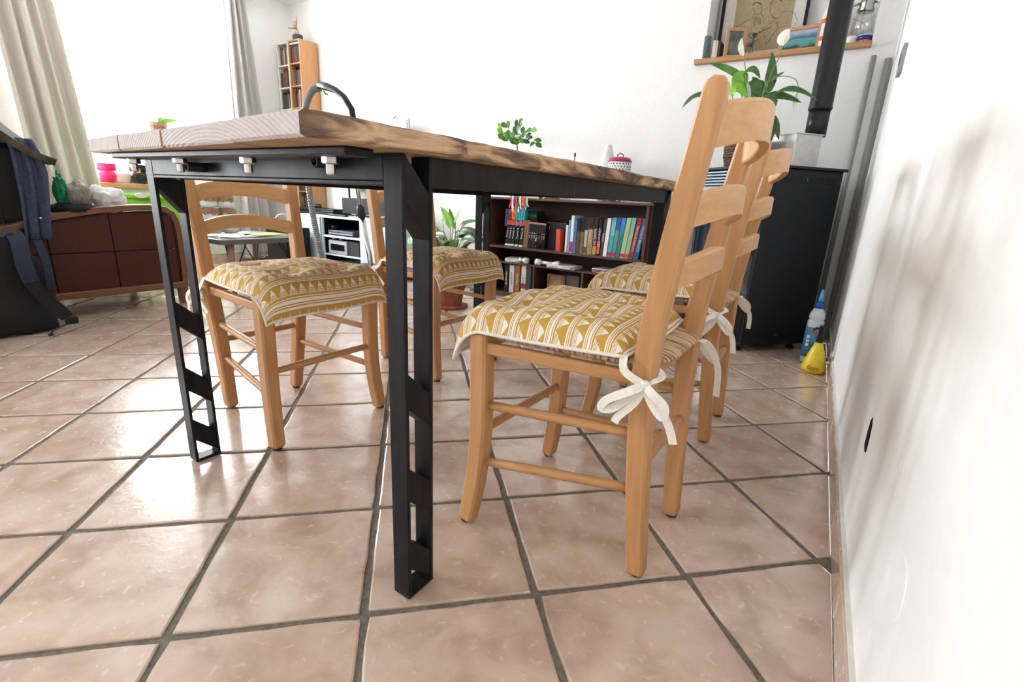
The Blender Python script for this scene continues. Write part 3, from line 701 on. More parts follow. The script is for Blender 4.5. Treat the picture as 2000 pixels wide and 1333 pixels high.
L_ = [((1455, 160), (1425, 138), (1380, 122), .040, 0), ((1500, 186), (1507, 148), (1508, 100), .052, 1), ((1497, 160), (1514, 152), (1533, 140), .030, 1),
      ((1514, 184), (1552, 175), (1597, 197), .030, 1), ((1488, 192), (1522, 188), (1566, 201), .044, 1), ((1462, 160), (1483, 176), (1491, 196), .070, 1),
      ((1452, 146), (1470, 136), (1485, 154), .034, 1), ((1488, 196), (1506, 205), (1492, 226), .058, 1), ((1487, 226), (1510, 238), (1521, 274), .044, 1),
      ((1485, 238), (1504, 248), (1506, 278), .046, 1), ((1478, 250), (1492, 252), (1497, 268), .040, 1), ((1380, 186), (1355, 190), (1331, 213), .038, 1),
      ((1436, 142), (1446, 158), (1452, 180), .075, 2), ((1430, 190), (1441, 170), (1462, 196), .060, 2), ((1470, 150), (1476, 175), (1462, 200), .050, 1),
      ((1455, 230), (1430, 235), (1412, 262), .045, 1), ((1470, 226), (1500, 222), (1512, 232), .036, 1), ((1440, 240), (1420, 250), (1405, 268), .05, 0), ((1452, 210), (1440, 222), (1432, 250), .06, 1)]
for a, b, c, wd, mi in L_:
    px_leaf(lily, TB+V((random.uniform(-.02, .02), random.uniform(-.02, .02), 0)), (a, b, c), wd, YL+random.uniform(-.05, .05), (m_leaf, m_leafd, m_leafl)[mi], random.uniform(-.04, .04))
def stemline(par, pts, Y, r=.0022, n='flower_stem', first=None):
    w_ = [aY(x, y, Y) for x, y in pts]
    if first is not None: w_ = [V(first)]+w_
    mb = MB(); f = []
    for i in range(len(w_)-1):
        p0, p1, p2, p3 = w_[max(i-1, 0)], w_[i], w_[i+1], w_[min(i+2, len(w_)-1)]
        for k in range(5): u = k/5; f.append(.5*((2*p1)+(p2-p0)*u+(2*p0-5*p1+4*p2-p3)*u*u+(3*p1-p0-3*p2+p3)*u**3))
    f.append(w_[-1]); mb.tube(f, r, 6); return part(n, mb, m_stem, par, smooth=True)
stemline(lily, [(1460, 190), (1457, 150), (1453, 108)], YL, first=TB)
part('spathe', leaf_mb(aY(1453, 110, YL), aY(1443, 95, YL), aY(1450, 73, YL), .026, V((0, -1, .2)), fold=.5), m_spathe, lily, smooth=True, solid=.0006, label='closed white bloom')
stemline(lily, [(1500, 160), (1519, 118), (1529, 90)], YL, first=TB)
o = part('spathe', leaf_mb(aY(1529, 90, YL), aY(1527, 72, YL), aY(1544, 56, YL), .052, V((-.1, -1, .1)), fold=.2), m_spathe, lily, smooth=True, solid=.0006, label='open white bloom')
mb = MB(); mb.tube([aY(1531, 84, YL-.012), aY(1535, 70, YL-.012)], .0035, 8); part('spadix', mb, C(225, 215, 160), o)
stemline(lily, [(1500, 165), (1525, 149), (1552, 154), (1559, 170), (1556, 186)], YL, .0018, first=TB)
part('spathe', leaf_mb(aY(1556, 184, YL), aY(1553, 200, YL), aY(1550, 217, YL), .022, V((0, -1, .1)), fold=.5), m_spathe, lily, smooth=True, solid=.0006, label='drooping white bloom')

# bottles on the floor beside the stove
c = V((-.030, 2.60, 0)); t = thing('descaler_bottle', 'clear spray-nozzle bottle with blue label and blue cap, beside the stove', 'bottle', c)
mb = MB(); mb.lathe(c, [(.030, 0), (.034, .006), (.034, .19), (.033, .20), (.027, .205), (.033, .213), (.030, .235), (.017, .258)], 24); part('bottle_body', mb, C(196, 205, 208, .25), t, smooth=True)
mb = MB(); mb.lathe(c, [(.0347, .03), (.0347, .172)], 24); part('bottle_label', mb, P('blue_label', srgb(60, 140, 180), .5, srgb(40, 110, 150), 30), t, smooth=True, label='printed blue label')
mb = MB(); mb.lathe(c, [(.0175, .253), (.0175, .285), (.012, .288)], 20); part('cap', mb, C(20, 70, 165, .3), t, smooth=True, label='blue screw cap')
mb = MB(); mb.lathe(c, [(.011, .288), (.009, .31), (.0045, .343)], 16); part('nozzle', mb, C(60, 180, 225, .35), t, smooth=True, label='light blue pointed nozzle')
vdir = V((-.0, -1, 0))
for zz, ww, col in ((.155, .040, (215, 60, 80)), (.052, .040, (205, 50, 60))): mb = MB(); mb.box(c.x-ww/2, c.x+ww/2, c.y-.0362, c.y-.034, zz-.005, zz+.005); part('label_band', mb, C(*col), t)
for zz in (.128, .108, .09): mb = MB(); mb.box(c.x-.022, c.x-.010, c.y-.0362, c.y-.034, zz-.006, zz+.006); part('label_icon', mb, C(225, 232, 236), t)
c = V((.000, 2.445, 0)); t = thing('yellow_sprayer', 'yellow cone-shaped spray bottle with black neck, on the floor by the wall', 'bottle', c)
mb = MB(); mb.lathe(c, [(.036, 0), (.046, .006), (.047, .022), (.040, .055), (.026, .10), (.0145, .135)], 28); part('bottle_body', mb, P('yellow_plastic', (.75, .58, .02), .35), t, smooth=True)
mb = MB(); mb.lathe(c, [(.0135, .133), (.0135, .158), (.010, .165), (.011, .205), (.009, .21)], 16); mb.tube([c+V((0, 0, .195)), c+V((-.02, -.012, .198)), c+V((-.03, -.018, .188))], .0045, 8); part('spray_head', mb, m_black, t, label='black neck and spray head')
text('flora', .030, c+V((-.001, -.0475, .028)), (1, 0, 0), (0, .25, 1), C(190, 30, 30), t, fit=.045)
mb = MB(); k = V((-.018, 2.56, .268)); mb.tube([k+V((-.01, .0, .0)), k+V((.018, -.03, .006)), k+V((.045, -.06, -.008))], .0014, 6); solo('cable_end', mb, m_black, 'thin black cable end curling out beside the blue-capped bottle', 'cable', smooth=True)

# ================================================================== NICHE ITEMS
YS, ZS = YB+.03, 1.488
def nx(px, Y=YS): return aY(px, 80, Y).x
# big framed drawing leaning on the niche's back
fx0, fx1, fY = -.835, -.385, YB+.165
t = thing('framed_drawing', 'large black-framed pencil drawing of two people, leaning in the niche', 'picture', ((fx0+fx1)/2, fY, ZS))
def quad(x0, x1, z0, z1, y, th=.002): m = MB(); m.box(x0, x1, y, y+th, z0, z1); return m
FZ1 = 2.06
part('mount', quad(fx0+.012, fx1-.012, ZS+.012, FZ1-.012, fY+.006), C(222, 220, 212), t, label='off-white mount')
part('drawing_sheet', quad(fx0+.075, fx1-.075, ZS+.062, FZ1-.07, fY+.004), P('kraft_paper', srgb(176, 158, 128), .9, srgb(166, 148, 118), 60), t, label='tan paper with pencil strokes')
for q in ((fx0, fx0+.016, ZS, FZ1), (fx1-.016, fx1, ZS, FZ1), (fx0+.016, fx1-.016, ZS, ZS+.016), (fx0+.016, fx1-.016, FZ1-.016, FZ1)): m = MB(); m.box(q[0], q[1], fY-.006, fY+.012, q[2], q[3]); part('frame_side', m, m_black, t, bev=.001)
sk = MB(); rr = random.Random(9); pen = fY+.0034
def stroke(pts, r=.0009):
    w_ = [aY(x, y, pen) for x, y in pts]; sk.tube(w_, r, 4)
def oval(cx, cy, a, b, st=0, en=2*PI, r=.0008): stroke([(cx+a*math.cos(st+(en-st)*i/14), cy+b*math.sin(st+(en-st)*i/14)) for i in range(15)], r)
oval(1480, 18, 8, 11, -.5, 3.4); oval(1479, 10, 8, 5, 3.1, 6.4, .0022); stroke([(1472, 27), (1470, 36), (1456, 42), (1444, 50), (1436, 52)]); stroke([(1487, 27), (1492, 36), (1491, 46)])
for k in range(7): stroke([(1474+k*2, 33+rr.uniform(-2, 2)), (1471+k*2.4, 48+rr.uniform(-3, 3))], .0007)
oval(1516, 20, 12, 16, 1.2, 4.9); oval(1517, 7, 12, 8, 3.0, 6.0, .0015); stroke([(1507, 30), (1511, 34), (1517, 36)]); stroke([(1526, 24), (1540, 21), (1552, 26), (1557, 40), (1552, 50)])
stroke([(1517, 36), (1507, 42), (1497, 52), (1488, 58)]); stroke([(1517, 40), (1519, 52), (1512, 66), (1500, 82)])
oval(1470, 69, 8, 5, 0, 2*PI, .0016); stroke([(1478, 66), (1497, 57), (1506, 53)], .002); oval(1464, 62, 13, 7, .2, 2.6)
for k in range(46): x = rr.uniform(1446, 1548); y = rr.uniform(36, 84); stroke([(x, y), (x+rr.uniform(-6, 6), y+rr.uniform(2, 9))], .0005)
o = part('pencil_strokes', sk, P('graphite', (.10, .09, .085), .8), t); o['kind'] = 'stuff'
# cylindrical speaker, notebooks, wood frames, figurine
c = V((nx(1382), YS-.01, ZS)); t = thing('cylinder_speaker', 'grey fabric cylinder speaker at the left end of the ledge', 'speaker', c)
mb = MB(); mb.lathe(c, [(.021, .0), (.0225, .003), (.0225, .118), (.0215, .122)], 24); part('fabric_sleeve', mb, P('grey_fabric', srgb(112, 120, 124), .95, srgb(88, 95, 100), 300), t, smooth=True)
mb = MB(); mb.lathe(c, [(.0195, .1215), (.018, .1235)], 24); part('top_cap', mb, m_dgrey, t)
c = V((nx(1366)+.01, YS+.02, ZS)); t = thing('glass_disc', 'round grey-green glass coaster leaning behind the cylinder speaker', 'coaster', c)
mb = MB(); K = 28; vs = [(c.x+.034*math.cos(2*PI*i/K), c.y+yy, ZS+.034+.034*math.sin(2*PI*i/K)) for yy in (0, .006) for i in range(K)]; mb.add(vs, [tuple(range(K))[::-1], tuple(range(K, 2*K))]+[(i, (i+1) % K, K+(i+1) % K, K+i) for i in range(K)]); part('disc', mb, C(168, 176, 160, .2), t)
for k, (px, col, h, lab) in enumerate(((1397.5, (225, 225, 220), .098, 'thin white booklet standing next to the cylinder speaker'), (1402.5, (205, 190, 180), .094, 'booklet with dark floral cover beside the left wooden frame'), (1407.5, (60, 48, 44), .090, 'thin dark booklet squeezed against the left wooden frame'))):
    x = nx(px); t = thing('booklet', lab, 'booklet', (x, YS+.03, ZS)); mb = MB(); mb.box(x-.006, x+.004, YS-.01, YS+.07, ZS+.001, ZS+h); part('pages', mb, m_paper, t); mb = MB(); mb.box(x-.008, x-.006, YS-.012, YS+.072, ZS, ZS+h+.002); mb.box(x+.004, x+.006, YS-.012, YS+.072, ZS, ZS+h+.002); mb.box(x-.008, x+.006, YS-.013, YS-.011, ZS, ZS+h+.002); part('book_cover', mb, C(*col), t)
def picframe(cx, cy, wd, h, rz, lab, img, bord=.017):
    t = thing('photo_frame', lab, 'photo frame', (cx, cy, ZS), rz); t2 = .016
    for q in ((-wd/2, -wd/2+bord, 0, h), (wd/2-bord, wd/2, 0, h), (-wd/2+bord, wd/2-bord, 0, bord), (-wd/2+bord, wd/2-bord, h-bord, h)): m = MB(); m.box(q[0], q[1], 0, t2, q[2], q[3]); part('frame_side', m, P('light_oak_frame', (.52, .30, .16), .5), t, local=True, bev=.001)
    m = MB(); m.box(-wd/2+bord, wd/2-bord, .008, .012, bord, h-bord); part('photo', m, img, t, local=True); return t
def mk_land():
    m, t, b = nt('landscape_print'); tc = t.nodes.new('ShaderNodeTexCoord'); sp = t.nodes.new('ShaderNodeSeparateXYZ'); t.links.new(tc.outputs['Generated'], sp.inputs[0])
    n = noise(t, 3, 4, coord='Generated'); z = mth(t, 'ADD', sp.outputs[2], mth(t, 'MULTIPLY', mth(t, 'SUBTRACT', n, .5), .55))
    t.links.new(ramp(t, z, (.18, srgb(60, 60, 45)), (.30, srgb(80, 150, 150)), (.48, srgb(90, 160, 165)), (.60, srgb(80, 100, 105)), (.75, srgb(110, 150, 180)), (.95, srgb(170, 180, 195))), b.inputs['Base Color']); b.inputs['Roughness'].default_value = .2; return m
picframe(aY(1437, 80, YS+.0).x, YS+.00, .108, .152, math.radians(28), 'small upright wooden photo frame at the left of the ledge', P('greyish_photo', srgb(120, 128, 112), .2, srgb(60, 66, 62), 14))
t = picframe(aY(1562, 70, YS+.03).x, YS+.035, .196, .130, math.radians(-4), 'wide wooden photo frame showing a blue lake landscape', mk_land())
c = V((nx(1471), YS-.012, ZS)); t = thing('wire_figurine', 'small dark metal guitar player figurine before the big drawing', 'figurine', c)
fg = P('dark_metal', (.10, .10, .11), .3, metal=.9)
mb = MB(); mb.lathe(c, [(.016, 0), (.016, .002)], 12); part('base', mb, fg, t)
mb = MB(); mb.tube([c+V((-.010, 0, .001)), c+V((-.007, -.004, .022)), c+V((-.002, 0, .045))], .0018, 6); mb.tube([c+V((.008, 0, .001)), c+V((.009, -.004, .022)), c+V((.002, 0, .045))], .0018, 6); part('legs', mb, fg, t)
mb = MB(); mb.tube([c+V((0, 0, .042)), c+V((0, 0, .07)), c+V((.002, 0, .088))], [.006, .007, .004], 8); part('torso', mb, fg, t)
mb = MB(); mb.lathe(c+V((.003, 0, .090)), [(.003, 0), (.008, .006), (.008, .012), (.013, .014), (.010, .018), (.003, .021)], 12); part('head', mb, fg, t, smooth=True)
mb = MB(); mb.lathe(c+V((-.013, -.010, .045)), [(.006, 0), (.010, .002), (.010, .012), (.006, .014)], 12); mb.tube([c+V((-.008, -.010, .054)), c+V((.028, -.012, .074))], .002, 6); part('guitar', mb, fg, t)
# white bottle with orange label
c = V((nx(1612, YS+.05), YS+.05, ZS)); t = thing('glue_bottle', 'tall white bottle with an orange-striped label behind the flue pipe', 'bottle', c)
mb = MB(); mb.lathe(c, [(.034, 0), (.036, .005), (.036, .15), (.034, .165), (.030, .185), (.022, .205), (.014, .225), (.011, .27)], 24); part('bottle_body', mb, C(225, 222, 212, .35), t, smooth=True)
mb = MB(); mb.lathe(c, [(.0366, .045), (.0366, .135)], 24); part('paper_label', mb, m_paper, t, smooth=True)
for z in (.045, .125): mb = MB(); mb.lathe(c, [(.0370, z), (.0370, z+.020)], 24); part('label_band', mb, C(225, 105, 35), t, smooth=True, label='orange band')
for z in (.075, .085, .095, .105): mb = MB(); mb.box(c.x-.026, c.x+.004, c.y-.0378, c.y-.030, z, z+.0025); part('print_line', mb, C(200, 130, 90), t)
# tin, small white jar, hurricane lantern
c = V((nx(1688, YS+.02), YS+.02, ZS)); t = thing('round_tin', 'low round tin with a blue and red band, beneath the lantern', 'tin', c)
mb = MB(); mb.lathe(c, [(.031, 0), (.031, .044), (.029, .046)], 24); part('tin_body', mb, C(215, 215, 215, .25), t, smooth=True)
mb = MB(); mb.lathe(c, [(.0315, .022), (.0315, .041)], 24); part('blue_band', mb, C(30, 50, 130, .4), t, smooth=True); mb = MB(); mb.lathe(c, [(.0315, .006), (.0315, .022)], 24); part('red_band', mb, C(185, 30, 50, .4), t, smooth=True)
text('LECRU', .011, c+V((-.004, -.0325, .014)), (1, 0, 0), (0, 0, 1), m_white, t, fit=.034)
mb = MB(); c = V((nx(1662, YS+.02), YS+.02, ZS)); mb.lathe(c, [(.022, 0), (.024, .003), (.024, .030), (.025, .032), (.025, .044), (.022, .046)], 24); solo('white_jar', mb, C(228, 226, 222, .35), 'small white lidded jar left of the blue and red tin', 'jar', smooth=True)
c = V((nx(1678, YB+.12), YB+.125, ZS)); t = thing('hurricane_lantern', 'silver hurricane lantern standing at the right end of the niche', 'lantern', c); ml = P('worn_nickel', (.45, .44, .41), .25, metal=1)
mb = MB(); mb.lathe(c, [(.052, 0), (.055, .004), (.055, .030), (.040, .045), (.022, .052)], 24); part('fuel_tank', mb, ml, t, smooth=True)
mb = MB(); mb.lathe(c, [(.030, .055), (.045, .085), (.050, .110), (.045, .14), (.032, .165), (.030, .175)], 24); o = part('glass_globe', mb, m_globe, t, smooth=True)
mb = MB(); mb.lathe(c, [(.034, .170), (.038, .178), (.030, .20), (.034, .205), (.030, .225), (.012, .235)], 24); part('chimney_cap', mb, ml, t, smooth=True)
for s in (-1, 1):
    mb = MB(); mb.tube([c+V((s*.05, 0, .018)), c+V((s*.068, 0, .030)), c+V((s*.071, 0, .07)), c+V((s*.070, 0, .16)), c+V((s*.062, 0, .205)), c+V((s*.030, 0, .215))], .0055, 10); part('side_tube', mb, ml, t, smooth=True)
mb = MB(); mb.tube([c+V((-.048, -.02, .075)), c+V((0, -.052, .11)), c+V((.048, -.02, .145))], .0015, 6); mb.tube([c+V((.048, -.02, .075)), c+V((0, -.052, .11)), c+V((-.048, -.02, .145))], .0015, 6); part('globe_wire', mb, ml, t)

# ================================================================== BOOKCASE AND WHAT IT HOLDS
BX0, BX1, BYF, BYB, BZ = -2.10, -.915, 2.85, 3.14, .685
bc = thing('bookcase', 'low dark brown bookcase along the back wall behind the table', 'bookcase', ((BX0+BX1)/2, 3.0, 0))
def pbox(n, par, m, *a, bev=.0015, **k): mb = MB(); mb.box(*a); return part(n, mb, m, par, bev=bev, **k)
m_wx = m_walnut; m_wz = wood('dark_brown_upright', (.105, .045, .028), (.06, .025, .016), 2, 12, .4)
pbox('top_board', bc, m_wx, BX0-.012, BX1+.012, BYF-.014, BYB, BZ-.016, BZ, bev=.005)
pbox('side_panel', bc, m_wz, BX0, BX0+.018, BYF+.005, BYB, 0, BZ-.016); SXR = -.972
pbox('side_panel', bc, m_wz, SXR, SXR+.018, BYF+.005, BYB, 0, BZ-.016)
pbox('back_panel', bc, P('dark_back_panel', (.065, .032, .024), .6), BX0+.018, SXR, BYB-.006, BYB, .03, BZ-.016)
SZ1, SZ2 = .358, .250
pbox('shelf', bc, m_wx, BX0+.018, SXR, BYF, BYB-.006, SZ1-.014, SZ1); pbox('shelf', bc, m_wx, BX0+.018, SXR, BYF+.01, BYB-.006, SZ2-.012, SZ2)
pbox('plinth', bc, m_wx, BX0+.018, SXR, BYF+.01, BYB-.006, .0, .035)
DV = (aY(1041, 520, BYF).x, aY(1136, 535, BYF).x)
for x in DV: pbox('divider', bc, m_wz, x-.007, x+.007, BYF+.012, BYB-.006, .035, SZ2-.012)
pbox('side_filler', bc, m_wz, SXR+.018, BX1, BYF+.03, BYB, 0, BZ-.016)
def book(px0, px1, y_top, y_bot, zb, cols, lab, group=None, lean=0, depth=.13, title=None, tcol=(235, 230, 220), bands=(), Y=None, fin=.55):
    """spine between two pixels measured at the shelf; zb: shelf height"""
    Y = Y or BYF+.025; x0 = aY(px0, y_bot, Y).x; x1 = aY(px1, y_bot, Y).x-.0008; h = aY((px0+px1)/2, y_top, Y).z-zb
    t = thing('book', lab, 'book', ((x0+x1)/2, Y, zb), group=group)
    def sx(z): return lean*z
    def slab(n, a, b, ya, yb, za, zc, m, **k):
        mb = MB(); vs = [(x+sx(z), y, zb+z) for z in (za, zc) for y in (ya, yb) for x in (a, b)]
        mb.add(vs, [(0, 2, 3, 1), (4, 5, 7, 6), (0, 1, 5, 4), (2, 6, 7, 3), (0, 4, 6, 2), (1, 3, 7, 5)]); return part(n, mb, m, t, **k)
    slab('pages', x0+.0015, x1-.0015, Y+.004, Y+depth-.003, .002, h-.003, m_paper)
    cm = C(*cols, fin)
    mb = MB()
    for a, b, ya, yb in ((x0, x0+.0013, Y+.002, Y+depth), (x1-.0013, x1, Y+.002, Y+depth), (x0, x1, Y, Y+.0025)):
        vs = [(x+sx(z), y, zb+z) for z in (0, h) for y in (ya, yb) for x in (a, b)]
        mb.add(vs, [(0, 2, 3, 1), (4, 5, 7, 6), (0, 1, 5, 4), (2, 6, 7, 3), (0, 4, 6, 2), (1, 3, 7, 5)])
    part('book_cover', mb, cm, t)
    for a, b, col in bands: slab('spine_band', x0+.0001, x1-.0001, Y-.0004, Y+.001, h*a, h*b, C(*col, fin))
    if title: text(title, min((x1-x0)*.85, .018), ((x0+x1)/2+sx(h*.55), Y-.0008, zb+h*.5), (lean, 0, 1), (-1, 0, lean), C(*tcol), t, fit=h*.62)
    return t
R_ = random.Random(21)
BKL, RED, WH = (16, 15, 17), (190, 32, 38), (235, 235, 235)
zb = SZ1
# black series at the left, each with a red block and a coloured volume lying above them
wlab = ['leftmost black comic spine with red head under the hanging ribbons', 'second black comic spine with red head, left end of the shelf', 'third black comic spine with red head, middle of its set', 'fourth black comic spine with red head in its set', 'rightmost black comic spine with red head, beside a brown book']
for k, (a, b) in enumerate(((986, 990.5), (991, 996.5), (997, 1003), (1004.5, 1011), (1012.5, 1020))):
    book(a, b, 428+k*.6, 477+k*1.2, zb, BKL, wlab[k], lean=.09, bands=((.80, .98, RED), (.02, .09, WH)), title='Tome '+str(k+1))
for k, (a, b, col, lab) in enumerate(((986, 992, (40, 36, 90), 'dark violet small book upper row at far left of shelf'), (993, 998, (150, 40, 70), 'crimson small book in the upper row behind ribbons'), (999, 1006, (225, 125, 45), 'orange small book in the upper row under ribbons'), (1007, 1015, (30, 165, 200), 'cyan small book with dark letters in the upper row'), (1016, 1024, (50, 175, 185), 'turquoise small book, rightmost of the coloured upper row'))):
    t = book(a, b, 408, 428, zb+.138, col, lab, lean=.05, title='AKIRA', tcol=(15, 20, 25), depth=.10)
t = thing('book', 'dark book lying on the row with big green capitals on its spine', 'book', (aY(1040, 425, BYF).x, BYF+.05, zb+.11))
x0, x1 = aY(1025, 420, BYF+.06).x, aY(1049, 420, BYF+.06).x; z0, z1 = aY(1036, 430, BYF+.06).z, aY(1036, 412, BYF+.06).z
pbox('book_cover', t, C(22, 40, 38), x0, x1, BYF+.06, BYF+.16, z0, z1); text('AKIRA', .03, ((x0+x1)/2, BYF+.058, (z0+z1)/2), (1, 0, 0), (0, 0, 1), C(25, 150, 120), t, fit=(x1-x0)*.9)
book(1021, 1030, 430, 480, zb, (120, 78, 45), 'thick tan brown book right of the black red-headed set', lean=.06)
pbox('booklet', None, m_black, x0, x1, BYF+.07, BYF+.15, zb, z0-.001); o = bpy.data.objects['booklet.003'] if 'booklet.003' in bpy.data.objects else COL.objects[-1]
tag(COL.objects[-1], 'black box of comics under the green-lettered book', 'box'); COL.objects[-1].name = 'comic_box'
for k in range(7):
    a = 1029+k*4.6; book(a+1, a+5.3, 433+k*.6, 482+k*1.0, zb, BKL, 'slim black volume with dusty pink head, in a set of seven by the glass vase', 'slim black volumes with pink heads', lean=.05, bands=((.93, 1.0, (190, 120, 130)),), title='vol. '+str(k+1))
# glass vase, plastic box, odd books
c = V((aY(1049, 489, BYF+.02).x, BYF+.045, zb)); t = thing('glass_vase', 'small clear round-bellied glass in front of the slim black volumes', 'vase', c)
mb = MB(); mb.lathe(c, [(.018, 0), (.034, .012), (.040, .035), (.034, .06), (.029, .085), (.034, .105), (.0325, .105), (.0275, .085), (.0325, .06), (.038, .035), (.032, .014), (.0, .010)], 24)
mg = bpy.data.materials.new('clear_glass'); mg.use_nodes = True; q = mg.node_tree.nodes['Principled BSDF']; q.inputs['Transmission Weight'].default_value = 1; q.inputs['Roughness'].default_value = .03; q.inputs['IOR'].default_value = 1.3
part('glass', mb, mg, t, smooth=True)
t = thing('plastic_case', 'dark transparent plastic case standing in the middle of the upper shelf', 'box', (aY(1080, 485, BYF).x, BYF+.1, zb)); x0, x1 = aY(1065, 488, BYF+.07).x, aY(1103, 490, BYF+.07).x; zt = aY(1083, 434, BYF+.07).z
pbox('case_body', t, P('smoky_plastic', (.045, .035, .045), .15), x0, x1, BYF+.075, BYF+.18, zb, zt); pbox('case_label', t, m_paper, x0+.008, x0+.022, BYF+.073, BYF+.0755, zt-.05, zt-.025)
pbox('case_lid', t, P('smoky_plastic', (0, 0, 0)), x0-.002, x1+.002, BYF+.073, BYF+.182, zt-.006, zt)
t = book(1085, 1093, 448, 491, zb, (215, 75, 45), 'small orange-red book standing before the dark plastic case', lean=-.04)
spec = [((1102, 1106), 440, 494, (225, 222, 215), 'thin off-white booklet right of the dark plastic case', 0, None, ()),
 ((1107, 1110.5), 430, 494, (110, 160, 215), 'thin light blue book beside the tallest white spine', 0, None, ()),
 ((1111.5, 1117), 421, 494, (235, 235, 232), 'tallest white spine with a red foot', 0, None, ((.02, .30, (190, 25, 40)),)),
 ((1117.5, 1123), 430, 494, (35, 110, 190), 'bright blue book right of the tallest white spine', 0, None, ()),
 ((1123.5, 1130), 426, 495, (85, 62, 36), 'brown spine with dark top, first of the tan series', 0, None, ((.62, 1, (20, 17, 15)),)),
 ((1131, 1137.5), 426, 495, (120, 95, 55), 'mottled olive-brown spine, second of the tan series', 0, None, ((.62, 1, (24, 20, 17)),)),
 ((1138.5, 1144.5), 425, 496, (180, 170, 140), 'pale beige spine with dark head, third of the tan series', 0, None, ((.66, 1, (30, 26, 22)), (.02, .2, (70, 66, 52)))),
 ((1145.5, 1155), 426, 496, (160, 132, 85), 'wide tan spine with dark head, fourth of the tan series', 0, 'LE PAYS', ((.70, 1, (34, 28, 22)),)),
 ((1156, 1163), 426, 497, (105, 45, 70), 'purple spine with dark head beside the wide tan one', 0, 'LE TEMPS', ((.72, 1, (26, 22, 22)), (.02, .24, (190, 150, 100)))),
 ((1164, 1170), 428, 497, (24, 22, 24), 'black spine with an orange foot block', .02, 'LE SOMMET', ((.05, .38, (215, 90, 50)),)),
 ((1171, 1176.5), 428, 498, (48, 50, 58), 'dark slate spine left of the white book', .04, 'ICARE', ()),
 ((1177, 1184), 426, 498, (232, 232, 228), 'plain white spine before the turquoise and blue spines', .05, None, ()),
 ((1185, 1193), 425, 499, (60, 165, 185), 'turquoise picture spine with red foot, first of the coloured row', .07, None, ((.03, .12, (180, 30, 90)), (.55, .9, (110, 190, 200)))),
 ((1193.5, 1201), 425, 499, (90, 150, 150), 'blue-topped grey-green spine, second of the coloured row', .08, None, ((.7, 1, (50, 75, 150)), (.03, .12, (190, 30, 40)))),
 ((1201.5, 1209.5), 425, 499, (45, 120, 105), 'sea-green spine with bright blue top, third of the coloured row', .09, None, ((.6, 1, (40, 130, 205)), (.03, .12, (60, 110, 190)))),
 ((1210, 1218.5), 425, 500, (165, 195, 150), 'pale green spine, fourth of the coloured row', .10, None, ((.03, .11, (190, 40, 40)),)),
 ((1219, 1227), 425, 500, (150, 185, 140), 'mint green spine next to the crimson book', .11, None, ((.6, 1, (120, 175, 165)), (.03, .11, (200, 40, 50)))),
 ((1227.5, 1235.5), 425, 500, (150, 30, 45), 'crimson book with white title, second from the right end', .14, 'LE JOURNAL DE MON PÈRE', ()),
 ((1236, 1246), 426, 501, (20, 95, 140), 'dark teal blue book with white title at the right end', .15, 'QUARTIER LOINTAIN', ())]
for (a, b), yt, yb_, col, lab, ln, ti, bd in spec: book(a, b, yt, yb_, zb, col, lab, lean=ln, title=ti, bands=bd)
# lower left compartment
zl = .035
for (a, b), yt, col, lab, ti, bd in (((985, 992), 517, (18, 17, 18), 'black spine with white title, lower left compartment', 'ALAGUN', ()), ((994, 1003), 518, (205, 200, 195), 'white spine with dark title, lower left compartment', 'ALAGUN', ()), ((1005, 1014), 518, (150, 95, 45), 'brown-gold spine with white title, lower left compartment', 'MILLEN', ()), ((1017, 1026), 519, (210, 212, 208), 'white spine with red foot, lower left compartment', 'TOME II', ((.2, .38, (150, 30, 45)),)), ((1027.5, 1036), 520, (45, 66, 62), 'dark green spine right of the white one, lower left compartment', None, ())):
    book(a, b, yt, 560, zl, col, lab, title=ti, tcol=(60, 55, 55) if col[0] > 180 else (235, 230, 220), bands=bd)
t = thing('album', 'brown illustrated album standing cover-forward in the middle lower compartment', 'book', (aY(1085, 550, BYF+.04).x, BYF+.05, zl)); x0, x1 = aY(1068, 545, BYF+.04).x, aY(1100, 545, BYF+.04).x
pbox('book_cover', t, P('brown_cover_art', (.10, .045, .02), .3, (.35, .20, .10), 14), x0, x1, BYF+.045, BYF+.06, zl, .20); pbox('pages', t, m_paper, x0+.002, x1-.002, BYF+.0605, BYF+.07, zl, .198)
text('LEGENDES', .03, ((x0+x1)/2, BYF+.0446, .115), (1, 0, 0), (0, 0, 1), C(220, 190, 60), t, fit=.11)
t = thing('album', 'second dark album half hidden right of the brown one, lower compartment', 'book', (aY(1118, 550, BYF+.04).x, BYF+.08, zl)); x0, x1 = aY(1103, 545, BYF+.06).x, aY(1130, 545, BYF+.06).x
pbox('book_cover', t, P('dark_cover_art', (.05, .035, .04), .3, (.12, .07, .06), 14), x0, x1, BYF+.07, BYF+.082, zl, .205)
